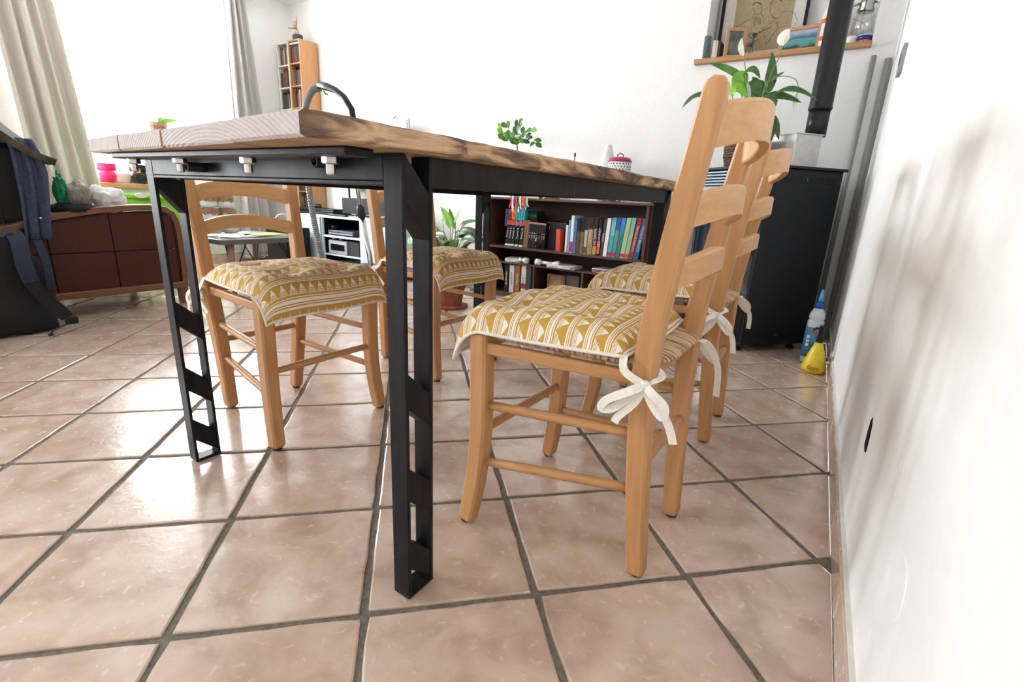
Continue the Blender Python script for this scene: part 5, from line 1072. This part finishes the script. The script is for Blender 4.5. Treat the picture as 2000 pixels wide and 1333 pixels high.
# ================================================================== SOFA AND WHAT LIES ON IT
SXF = -3.14
sf = thing('sofa', 'brown leather sofa with a reddish wooden rim, seen end-on at the left', 'sofa', (-3.6, .3, 0))
top = [(-.75, .36), (-.2, .38), (.2, .395), (.45, .42), (.64, .462), (.78, .508), (.98, .543), (1.12, .556), (1.21, .558), (1.27, .548), (1.308, .518), (1.326, .470), (1.332, .40), (1.333, .25), (1.329, .097)]
def inset(pl, d):
    out = []
    for i in range(len(pl)):
        a = V((*pl[max(i-1, 0)], 0)); b = V((*pl[min(i+1, len(pl)-1)], 0)); tt = (b-a).normalized(); out.append((pl[i][0]-(-tt.y)*-d*-1, pl[i][1]-tt.x*d))
    return out
top = [(y-0, z) for y, z in top]
in1 = [(min(y, 1.333)-max(0, (z < .545 and y > 1.25))*.0, z) for y, z in top]
def rim(pl, d):
    o = []
    for i, (y, z) in enumerate(pl):
        a = pl[max(i-1, 0)]; b = pl[min(i+1, len(pl)-1)]; ty, tz = b[0]-a[0], b[1]-a[1]; L = math.hypot(ty, tz); o.append((y+tz/L*d, z-ty/L*d))
    return o
i1 = rim(top, .030)
mb = MB(); n = len(top); vs = []
for x in (SXF, SXF-.06):
    vs += [(x, *p) for p in top]+[(x, *p) for p in i1]
fs = []
for i in range(n-1): fs += [(i, i+1, n+i+1, n+i), (2*n+i, 3*n+i, 3*n+i+1, 2*n+i+1), (i, 2*n+i, 2*n+i+1, i+1), (n+i, n+i+1, 3*n+i+1, 3*n+i)]
fs += [(0, n, 3*n, 2*n), (n-1, 3*n-1, 4*n-1, 2*n-1)]
mb.add(vs, fs); part('rim_rail', mb, m_sofaw, sf, bev=.004)
i2 = rim(top, .036)
mb = MB(); mb.tube([(SXF-.004, *p) for p in i2], .0035, 6); part('rim_bead', mb, C(30, 14, 10), sf, smooth=True)
ys_ = 1.003; zs_ = .318
def panel(y0, y1, z0, z1):
    q = [(y, z) for y, z in rim(top, .034)]; poly = [(y0, z0), (y1, z0)]
    def ztop_(y):
        for a, b in zip(q, q[1:]):
            if a[0] <= y <= b[0] and b[0] > a[0]: return a[1]+(b[1]-a[1])*(y-a[0])/(b[0]-a[0])
        return .1
    ups = []
    M_ = 10
    for k in range(M_+1): y = y1+(y0-y1)*k/M_; ups.append((y, min(z1, ztop_(y))))
    poly += ups; mb = MB(); mb.prism([(a, b) for a, b in poly], .012, axis=0, base=SXF-.020); return mb
ymax = 1.294
for y0, y1 in ((-.70, .24), (.243, .745), (.748, ys_-.0015), (ys_+.0015, ymax)):
    part('leather_panel', panel(y0, y1, .125, zs_-.0015), m_sofa, sf, bev=.003); part('leather_panel', panel(y0, y1, zs_+.0015, .9), m_sofa, sf, bev=.003)
pbox('bottom_rail', sf, m_sofaw, SXF-.05, SXF+.004, -.75, 1.325, .094, .130, bev=.006)
pbox('frame_core', sf, C(30, 14, 10), SXF-.055, SXF-.020, -.72, 1.28, .10, .36)
def wedge(x, y): mb = MB(); mb.sweep([(x, y, 0), (x, y+.01, .10)], [[(-.013, -.013), (.013, -.013), (.013, .013), (-.013, .013)], [(-.022, -.022), (.022, -.022), (.022, .022), (-.022, .022)]], up=(0, 1, 0)); return mb
for x, y in ((SXF-.03, 1.295), (-3.88, 1.29), (SXF-.03, -.72), (-3.88, -.72)): part('leg', wedge(x, y), m_sofaw, sf)
pbox('seat_base', sf, m_sofa, -3.92, SXF-.055, -.74, 1.28, .10, .30, bev=.01)
for y0, y1 in ((-.72, .27), (.28, 1.27)): mb = MB(); mb.box(-3.90, SXF-.06, y0, y1, .302, .44); part('seat_cushion_block', mb, m_sofa, sf, bev=.03, seg=3)
pbox('arm', sf, m_sofa, -3.97, -3.90, -.74, 1.28, .10, .50, bev=.02)
# cloth things
def blob(c, rx, ry, rz, seed, wr=.12, nu=28, nv=16, flat=.0, freq=3):
    r = random.Random(seed); ph = [r.uniform(0, 6) for _ in range(9)]; c = V(c)
    def f(u, v):
        a = 2*PI*u; b = PI*(v-.5); d = V((math.cos(b)*math.cos(a), math.cos(b)*math.sin(a), math.sin(b)))
        k = 1+wr*(math.sin(freq*d.x*2+ph[0]+2*d.z)+math.sin(freq*d.y*2.3+ph[1])+.7*math.sin(freq*3*d.x+ph[2]+3*d.y)+.5*math.sin(freq*5*d.z+ph[3]+4*d.x))/2
        z = d.z*rz*k
        if z < -rz*flat and flat: z = -rz*flat
        return c+V((d.x*rx*k, d.y*ry*k, z))
    mb = MB(); mb.grid(f, nu, nv); return mb
def cloth(name, mb, mat, lab, cat='cloth', **k): return solo(name, mb, mat, lab, cat, smooth=True, **k)
# black hard case standing on the sofa
t = thing('black_case', 'large black case standing on the sofa under the olive jacket', 'suitcase', (-3.33, .48, .44))
mb = MB(); M_ = Matrix.Translation((-3.31, .49, .44)); mb.box(-.12, .12, -.30, .28, .0, .375, M=M_); part('case_shell', mb, P('black_case_fabric', (.012, .010, .010), .7), t, bev=.045, seg=4)
for y in (.30, .62): mb = MB(); mb.tube([(-3.185, y, .46), (-3.182, y, .62), (-3.19, y, .79)], .004, 6); part('case_seam', mb, C(30, 26, 25), t)
# olive jacket draped over it
def drape(xa, xb, ya, yb, fz, seed, nu=26, nv=20, amp=.012):
    r = random.Random(seed); ph = [r.uniform(0, 6) for _ in range(6)]
    def f(u, v):
        x = xa+(xb-xa)*u; y = ya+(yb-ya)*v; z, dx, dy = fz(u, v)
        z += amp*(math.sin(9*u+ph[0]+3*v)+math.sin(7*v+ph[1]+5*u)+.6*math.sin(17*v+ph[2])); return V((x+dx, y+dy, z))
    mb = MB(); mb.grid(f, nu, nv); return mb
def jz(u, v):
    e = max(0, v-.62)/.38; s = max(0, u-.66)/.34
    return (.875+.085*math.exp(-((v-.52)/.30)**2)-.095*e*e-.05*s*s, 0, 0)
cloth('olive_jacket', drape(-3.46, -3.10, .18, .83, jz, 4, amp=.016), P('olive_cloth', (.075, .065, .04), .9, (.03, .026, .018), 18), 'crumpled dark olive jacket lying on top of the black case', 'jacket', solid=.03)
cloth('blue_denim', drape(-3.42, -3.15, .25, .66, lambda u, v: (.828, 0, 0), 6, amp=.005), P('navy_cloth', (.02, .04, .09), .9), 'navy fabric showing beneath the olive jacket', solid=.012)
# blue shirt hanging in front
def shirt(u, v):
    z = .838-.455*v; x = -3.180+.045*min(1, v*8)+.028*v
    y0 = .688+.02*v-.055*v; y1 = .775+.02*min(1, v*3)-.05*max(0, v-.3); y0 = .685-.01*v+(-.03*max(0, v-.55)); y = y0+(y1-y0)*u
    return V((x+.009*math.sin(u*15+2.5*v)+.005*math.sin(u*31), y, z+.012*math.sin(u*3)*v))
mb = MB(); mb.grid(shirt, 30, 26); sh = thing('blue_shirt', 'slate blue shirt hanging from the black case down over the sofa rim', 'shirt', (-3.12, .72, .385)); part('shirt_cloth', mb, P('slate_blue_cotton', srgb(58, 66, 88), .9, srgb(48, 55, 74), 60), sh, smooth=True, solid=.003)
mb = MB(); p = aX(79, 426, -3.095); mb.tube([p, p+V((.004, 0, 0))], .004, 10); part('button', mb, m_white, sh)
mb = MB()
for v0 in (.93, .955): mb.tube([shirt(u/12, v0)+V((.006, 0, 0)) for u in range(2, 13)], .0012, 5)
part('cuff_stitch', mb, C(50, 58, 84), sh)
cloth('green_yarn', blob((-3.26, .862, .60), .028, .026, .075, 3, .42, freq=6), P('green_wool', (.02, .30, .13), .95, (.01, .16, .07), 60, bmp=.8), 'bunch of bright green wool beside the black case', 'yarn')
mb = MB(); mb.tube([aX(93, 326, -3.22), aX(104, 338, -3.22), aX(118, 350, -3.22)], .0022, 6); solo('knitting_needle', mb, m_steel, 'thin metal knitting needle sticking up above the green wool', 'needle', smooth=True)
cloth('wool_hat', blob((-3.30, .925, .580), .10, .066, .080, 8, .30), P('taupe_knit', srgb(150, 142, 130), .95, srgb(118, 110, 98), 120, bmp=.6), 'crumpled taupe knitted cloth lying on the sofa behind its rim', 'cloth')
cloth('dark_cloth', blob((-3.26, .90, .525), .13, .10, .035, 18, .10), P('dark_navy_cloth', (.012, .014, .022), .95), 'dark fabric under the taupe knitted cloth on the sofa', 'cloth')
cloth('blanket_fold', drape(-3.80, -3.20, .45, 1.22, lambda u, v: (.505, 0, 0), 12, amp=.005), P('mustard_brown_blanket', (.20, .12, .05), .95, (.12, .07, .03), 60), 'folded brown blanket covering the sofa seat behind the rim', 'blanket', solid=.05)
cloth('white_towel', blob((-3.32, 1.065, .572), .09, .066, .062, 14, .32, freq=2.4), P('white_terry', (.72, .70, .69), .95, (.62, .60, .60), 200, bmp=.5), 'crumpled white towel right of the taupe cloth on the sofa', 'towel')

# ================================================================== BACKPACK ON THE FLOOR
t = thing('backpack', 'black and dark blue backpack slumped on the tiles at the left edge', 'backpack', (-2.98, .45, 0))
bk_ = P('black_nylon', (.010, .010, .011), .75, (.006, .006, .007), 90)
mb = MB()
def bpk(u, v):
    a = 2*PI*u; z = v; rx = .135*(1-.25*max(0, z-.6)**1.2-.10*(1-z)**6*1.2); ry = .245*(1-.62*max(0, z-.25)**1.7); e = .65
    ca, sa = math.cos(a), math.sin(a); k = 1 if 0 < v < 1 else .02
    return V((-3.03+math.copysign(abs(ca)**e, ca)*rx*k+.012*math.sin(9*z+a*2), .455+math.copysign(abs(sa)**e, sa)*ry*k+.010*math.sin(7*z+3*a), .004+.43*min(1, max(0, (v-.02)/.96))))
mb.grid(bpk, 40, 26); part('bag_body', mb, bk_, t, smooth=True)
def strip(pts, w_, th, nrm, n, m, **k):
    mb = MB(); f = []; pts = [V(p) for p in pts]
    for i in range(len(pts)-1):
        p0, p1, p2, p3 = pts[max(i-1, 0)], pts[i], pts[i+1], pts[min(i+2, len(pts)-1)]
        for q in range(6): u = q/6; f.append(.5*((2*p1)+(p2-p0)*u+(2*p0-5*p1+4*p2-p3)*u*u+(3*p1-p0-3*p2+p3)*u**3))
    f.append(pts[-1]); mb.sweep(f, [[(-w_/2, -th), (w_/2, -th), (w_/2, th), (-w_/2, th)]]*len(f), up=nrm); return part(n, mb, m, t, bev=.002, seg=1, **k)
XS = -2.87
strip([aX(20, 452, -2.95), aX(35, 470, -2.90), aX(48, 520, XS), aX(62, 552, XS)], .055, .006, (1, 0, 0), 'shoulder_strap', P('navy_nylon', (.004, .012, .035), .7, (.003, .009, .026)), label='dark blue upper shoulder strap')
strip([aX(60, 552, XS), aX(85, 580, XS), aX(115, 605, XS+.01), aX(132, 620, XS+.02)], .050, .007, (1, 0, 0), 'shoulder_strap', bk_)
strip([aX(72, 470, -2.93), aX(92, 520, -2.89), aX(100, 565, -2.89)], .03, .005, (1, 0, 0), 'side_strap', P('navy_nylon', (0, 0, 0)))
strip([aX(140, 630, XS+.03), aX(120, 638, XS+.03), aX(100, 650, XS+.03), aX(104, 662, XS+.02)], .020, .0016, (0, 0, 1), 'webbing', m_dgrey)
p = aX(140, 626, XS+.03); pbox('buckle', t, m_black, p.x-.012, p.x+.012, p.y-.022, p.y+.022, p.z-.016, p.z+.016, bev=.004)
strip([aX(0, 462, -2.92), aX(15, 448, -2.92), aX(34, 456, -2.92)], .02, .004, (1, 0, 0), 'grab_handle', m_dgrey)

# ================================================================== COFFEE TABLE, BASKET, CURTAINS, SILL POTS
CT = [(-3.06, 1.53), (-3.06, 2.26), (-3.62, 2.26), (-3.62, 1.53)]; CTZ = .365
ct = thing('coffee_table', 'grey oblong coffee table with rounded corners and tapered wooden legs', 'table', (-3.34, 1.9, 0))
def rounded(x0, x1, y0, y1, r, n=6):
    o = []
    for cx, cy, a0 in ((x1-r, y1-r, 0), (x0+r, y1-r, 90), (x0+r, y0+r, 180), (x1-r, y0+r, 270)): o += [(cx+r*math.cos(math.radians(a0+90*k/n)), cy+r*math.sin(math.radians(a0+90*k/n))) for k in range(n+1)]
    return o
mb = MB(); mb.prism(rounded(-3.62, -3.045, 1.49, 2.05, .05), .032, base=CTZ-.032); part('tabletop', mb, C(92, 90, 92, .4), ct, bev=.006)
for x, y, sx_, sy_ in ((-3.10, 1.57, .03, -.02), (-3.10, 1.98, .03, .02), (-3.57, 1.57, -.03, -.02), (-3.57, 1.98, -.03, .02)):
    mb = MB(); mb.tube([(x+sx_, y+sy_, 0), (x, y, .333)], [.012, .021], 12); part('leg', mb, P('pale_leg_wood', (.30, .19, .13), .5), ct, smooth=True)
    mb = MB(); mb.tube([(x+sx_*.6, y+sy_*.6, .12), (x+(-.10 if x > -3.3 else .10), y+(.02 if y < 1.8 else -.02), .333)], .0035, 6); mb.tube([(x+sx_*.6, y+sy_*.6, .12), (x, y+(.10 if y < 1.8 else -.10), .333)], .0035, 6); part('wire_strut', mb, m_black, ct, smooth=True)
papers(4, 'spread of white newspapers on the left of the coffee table', (-3.25, 1.66, 0), .26, .20, CTZ, th=.002, rzs=25)
papers(3, 'magazines with a green cover on the middle of the coffee table', (-3.22, 1.87, 0), .18, .22, CTZ, [m_paper, C(180, 185, 180), C(150, 190, 60)], .004, 'magazines', 'magazine_stack', 20)
mb = MB(); mb.tube([(-3.20, 1.72, CTZ+.011), (-3.25, 1.79, CTZ+.011)], .004, 8); solo('pen', mb, m_black, 'black pen on the papers of the coffee table', 'pen', smooth=True)
# white pots with ragged brown rims
rag = P('ragged_brown_fibre', (.36, .22, .13), .95, (.22, .13, .07), 90, bmp=.8)
nm = iter(('top left', 'top right', 'middle left', 'middle right', 'bottom left', 'bottom right'))
for row in range(3):
    for col_ in range(2):
        zb_ = CTZ+.001+(2-row)*.083; cx_ = aX((406, 439)[col_]+(0, 2, 4)[row], 400, -3.50); c = V((-3.50+.004*row, cx_.y, zb_))
        t = thing('white_pot', 'white pot with ragged brown rim, %s of the stacked block' % next(nm), 'pot', c, group='stacked white pots with brown rims')
        mb = MB(); mb.lathe(c, [(.034, 0), (.050, .006), (.052, .03), (.050, .060), (.046, .066)], 18); part('pot_body', mb, m_white, t, smooth=True)
        mb = MB(); K = 30; rr = random.Random(row*2+col_)
        vs = [c+V(((r0+(rr.uniform(-.004, .004)))*math.cos(2*PI*i/K), (r0+rr.uniform(-.004, .004))*math.sin(2*PI*i/K), z0+(rr.uniform(-.012, .006) if z0 < .06 else 0))) for z0, r0 in ((.045, .056), (.064, .056), (.080, .050), (.080, .0)) for i in range(K)]
        mb.add(vs, [(s*K+i, s*K+(i+1) % K, (s+1)*K+(i+1) % K, (s+1)*K+i) for s in range(3) for i in range(K)]); part('ragged_rim', mb, rag, t)
t = thing('low_stool', 'low wooden stool carrying the green basket, hidden behind the sofa', 'stool', (-4.18, 1.635, 0))
pbox('seat', t, m_pine, -4.30, -4.06, 1.50, 1.77, .26, .285, bev=.003)
for x in (-4.285, -4.095):
    for y in (1.515, 1.735): pbox('leg', t, m_pine, x, x+.02, y, y+.02, 0, .26)
# green laundry basket
c = V((-4.18, 1.635, 0)); t = thing('laundry_basket', 'bright green plastic laundry basket under the window behind the sofa', 'basket', c)
gr = P('lime_plastic', (.24, .58, .02), .4, (.20, .50, .015), 5); mb = MB(); N = 32
def ob(z, k, th=0): return [(c.x+(.19*k+th)*math.copysign(abs(math.cos(2*PI*i/N))**.7, math.cos(2*PI*i/N)), c.y+(.245*k+th)*math.copysign(abs(math.sin(2*PI*i/N))**.7, math.sin(2*PI*i/N)), z) for i in range(N)]
rings = [ob(.286, .58), ob(.30, .62), ob(.44, .80), ob(.57, .97), ob(.57, .95), ob(.44, .78), ob(.305, .60)]
mb.add([p for r in rings for p in r], [(s*N+i, s*N+(i+1) % N, (s+1)*N+(i+1) % N, (s+1)*N+i) for s in range(6) for i in range(N)]+[tuple(range(N))[::-1], tuple(range(6*N, 7*N))]); part('tub', mb, gr, t, smooth=True)
mb = MB(); ro = ob(.572, 1.0, .012); ri = ob(.572, .95); ro2 = ob(.590, 1.0, .012); ri2 = ob(.590, .95); mb.add(ro+ro2+ri2+ri, [(s*N+i, s*N+(i+1) % N, ((s+1) % 4)*N+(i+1) % N, ((s+1) % 4)*N+i) for s in range(4) for i in range(N)]); part('rim', mb, gr, t)
for py in (382, 392, 402, 412, 422):
    for px in (377, 384, 392): p = aX(px, py, -3.98); mb = MB(); K = 12; q = V((c.x+.178, p.y, p.z)); mb.add([q+V((.012, .010*math.cos(2*PI*i/K), .010*math.sin(2*PI*i/K))) for i in range(K)]+[q+V((-.005, .010*math.cos(2*PI*i/K), .010*math.sin(2*PI*i/K))) for i in range(K)], [tuple(range(K))]+[(i, (i+1) % K, K+(i+1) % K, K+i) for i in range(K)]); part('side_hole', mb, C(30, 70, 10), t)
p = aX(275, 382, -4.0); mb = MB(); K = 16; mb.add([V((c.x+.192, p.y+.035*math.cos(2*PI*i/K), p.z+.016*math.sin(2*PI*i/K))) for i in range(K)]+[V((c.x+.17, p.y+.035*math.cos(2*PI*i/K), p.z+.016*math.sin(2*PI*i/K))) for i in range(K)], [tuple(range(K))]+[(i, (i+1) % K, K+(i+1) % K, K+i) for i in range(K)]); part('handle_hole', mb, C(235, 240, 225), t)
# curtains
def curtain(y0t, y1t, y0b, y1b, zb_, zt_, folds, amp, x, seed, mat=m_curt):
    r = random.Random(seed); ph = r.uniform(0, 6)
    def f(u, v):
        z = zb_+(zt_-zb_)*v; y = (y0b+(y1b-y0b)*u)*(1-v)+(y0t+(y1t-y0t)*u)*v
        return V((x+amp*math.sin(2*PI*folds*u+ph+.6*math.sin(2*v))*(1-.25*v)+.010*math.sin(11*u+4*v), y+.006*math.sin(20*u+3*v), z))
    mb = MB(); mb.grid(f, 90, 30); return mb
m_curt2 = P('linen_curtain_grey', (.50, .47, .45), .95, (.44, .41, .39), 250, bmp=.2)
t = thing('curtain', 'long beige linen curtain gathered at the left of the window', 'curtain', (XL+.09, 1.28, .02)); part('cloth', curtain(1.05, 1.36, 1.12, 1.50, .02, 2.24, 4.5, .034, XL+.095, 2), m_curt, t, smooth=True, solid=.002); part('hem', curtain(1.12, 1.50, 1.12, 1.50, .018, .055, 4.5, .035, XL+.097, 2), m_cream, t, smooth=True, solid=.003)
t = thing('curtain', 'narrow grey-beige curtain gathered at the right of the window', 'curtain', (XL+.09, 2.66, .02)); part('cloth', curtain(2.55, 2.70, 2.48, 2.86, .02, 2.24, 3.5, .030, XL+.09, 5), m_curt2, t, smooth=True, solid=.002); part('hem', curtain(2.48, 2.86, 2.48, 2.86, .018, .055, 3.5, .031, XL+.092, 5), m_curt2, t, smooth=True, solid=.003)
t = thing('curtain_rail', 'white curtain rail along the top of the window', 'rail', (XL+.06, 1.9, 2.24)); mb = MB(); mb.box(XL+.04, XL+.13, .95, 2.80, 2.243, 2.268); part('rail', mb, m_pvc, t, bev=.004)
for y in (1.0, 1.9, 2.75): mb = MB(); mb.box(XL, XL+.05, y-.01, y+.01, 2.25, 2.262); part('bracket', mb, m_pvc, t)
# pots on the sill
def sill(px0, px1, y0, mat, lab, n2, taper=.82, X=XL-.02):
    a, b = aX(px0, y0, X), aX(px1, y0, X); r = (b.y-a.y)/2; c = V((X, (a.y+b.y)/2, .660)); h = aX((px0+px1)/2, y0, X).z-.660
    t = thing('flower_pot', lab, 'pot', c); mb = MB(); mb.lathe(c, [(r*taper, 0), (r*.95, h*.72), (r*.95, h*.72)], 28); part('pot_body', mb, mat, t, smooth=True); mb = MB(); mb.lathe(c, [(r, h*.68), (r, h), (r*.9, h), (r*.88, h*.8)], 28); part('pot_rim', mb, mat, t); return t, c, r, h
sill(186, 225, 319, P('hot_pink_plastic', (.80, .015, .16), .4), 'hot pink flower pot on the window sill', '')
t, c, r, h = sill(251, 284, 322, P('dark_jar_glass', (.015, .018, .016), .15), 'dark glass jar with an orange tag on the window sill', '', .98)
mb = MB(); mb.box(c.x+r*.9, c.x+r*1.02, c.y-.03, c.y-.005, .74, .775); part('tag', mb, C(235, 150, 80), t)
c = V((XL-.03, aX(313, 300, XL-.03).y, .66)); t = thing('clay_pot', 'brown clay pot with sprouting greens on the sill, just over the table', 'plant', c); mb = MB(); hh = aX(313, 241, XL-.03).z-.66; mb.lathe(c, [(.05, 0), (.075, hh-.03), (.085, hh-.03), (.085, hh), (.07, hh-.005)], 20); part('pot', mb, C(170, 130, 105), t)
t2_ = V((c.x, c.y+.02, .66+hh))
for k in range(12): a = k*.55; d = V((.02*math.cos(a), .09+.10*random.random() if k % 2 else .03, 0)); part('leaf', leaf_mb(t2_+V((0, 0, -.01)), t2_+d*.6+V((0, 0, .05)), t2_+d+V((0, 0, .03)), .03, V((1, 0, .5)), N=5), m_leafl, t, smooth=True, solid=.0005)
# long white planter on the sill behind the pots
mb = MB(); mb.box(XL-.16, XL-.06, 1.50, 2.35, .66, .735); solo('sill_planter', mb, m_white, 'long low white box on the sill behind the pink pot', 'box', bev=.006)
# black speaker and headphones between curtain and cabinet
t = thing('subwoofer', 'black floor speaker between the right curtain and the white cabinet', 'speaker', (-4.12, 2.62, 0)); pbox('speaker_cabinet', t, m_black, -4.30, -4.0, 2.50, 2.74, .012, .345, bev=.006)
for k in range(5): mb = MB(); y = 2.53+k*.045; mb.tube([(-3.998, y, .03), (-3.998, y+.03, .32)], .0015, 5); part('grille_line', mb, m_dgrey, t)
for x in (-4.27, -4.03):
    for y in (2.53, 2.71): mb = MB(); mb.lathe((x, y, 0), [(.012, 0), (.012, .012)], 10); part('foot', mb, m_black, t)
t = thing('headphones', 'black and white headphones standing on the black floor speaker', 'headphones', (-4.1, 2.6, .345)); pc_ = aX(550, 417, -4.08); cc = V((-4.08, pc_.y, .345))
mb = MB(); mb.tube([cc+V((0, .075*math.cos(a*PI/12), .03+.085*math.sin(a*PI/12))) for a in range(13)], .006, 8); part('headband', mb, m_white, t, smooth=True)
for s in (-1, 1): mb = MB(); mb.lathe(cc+V((0, s*.075, .0)), [(.012, 0), (.022, .006), (.022, .05), (.012, .056)], 16); part('ear_cup', mb, m_black, t, smooth=True)
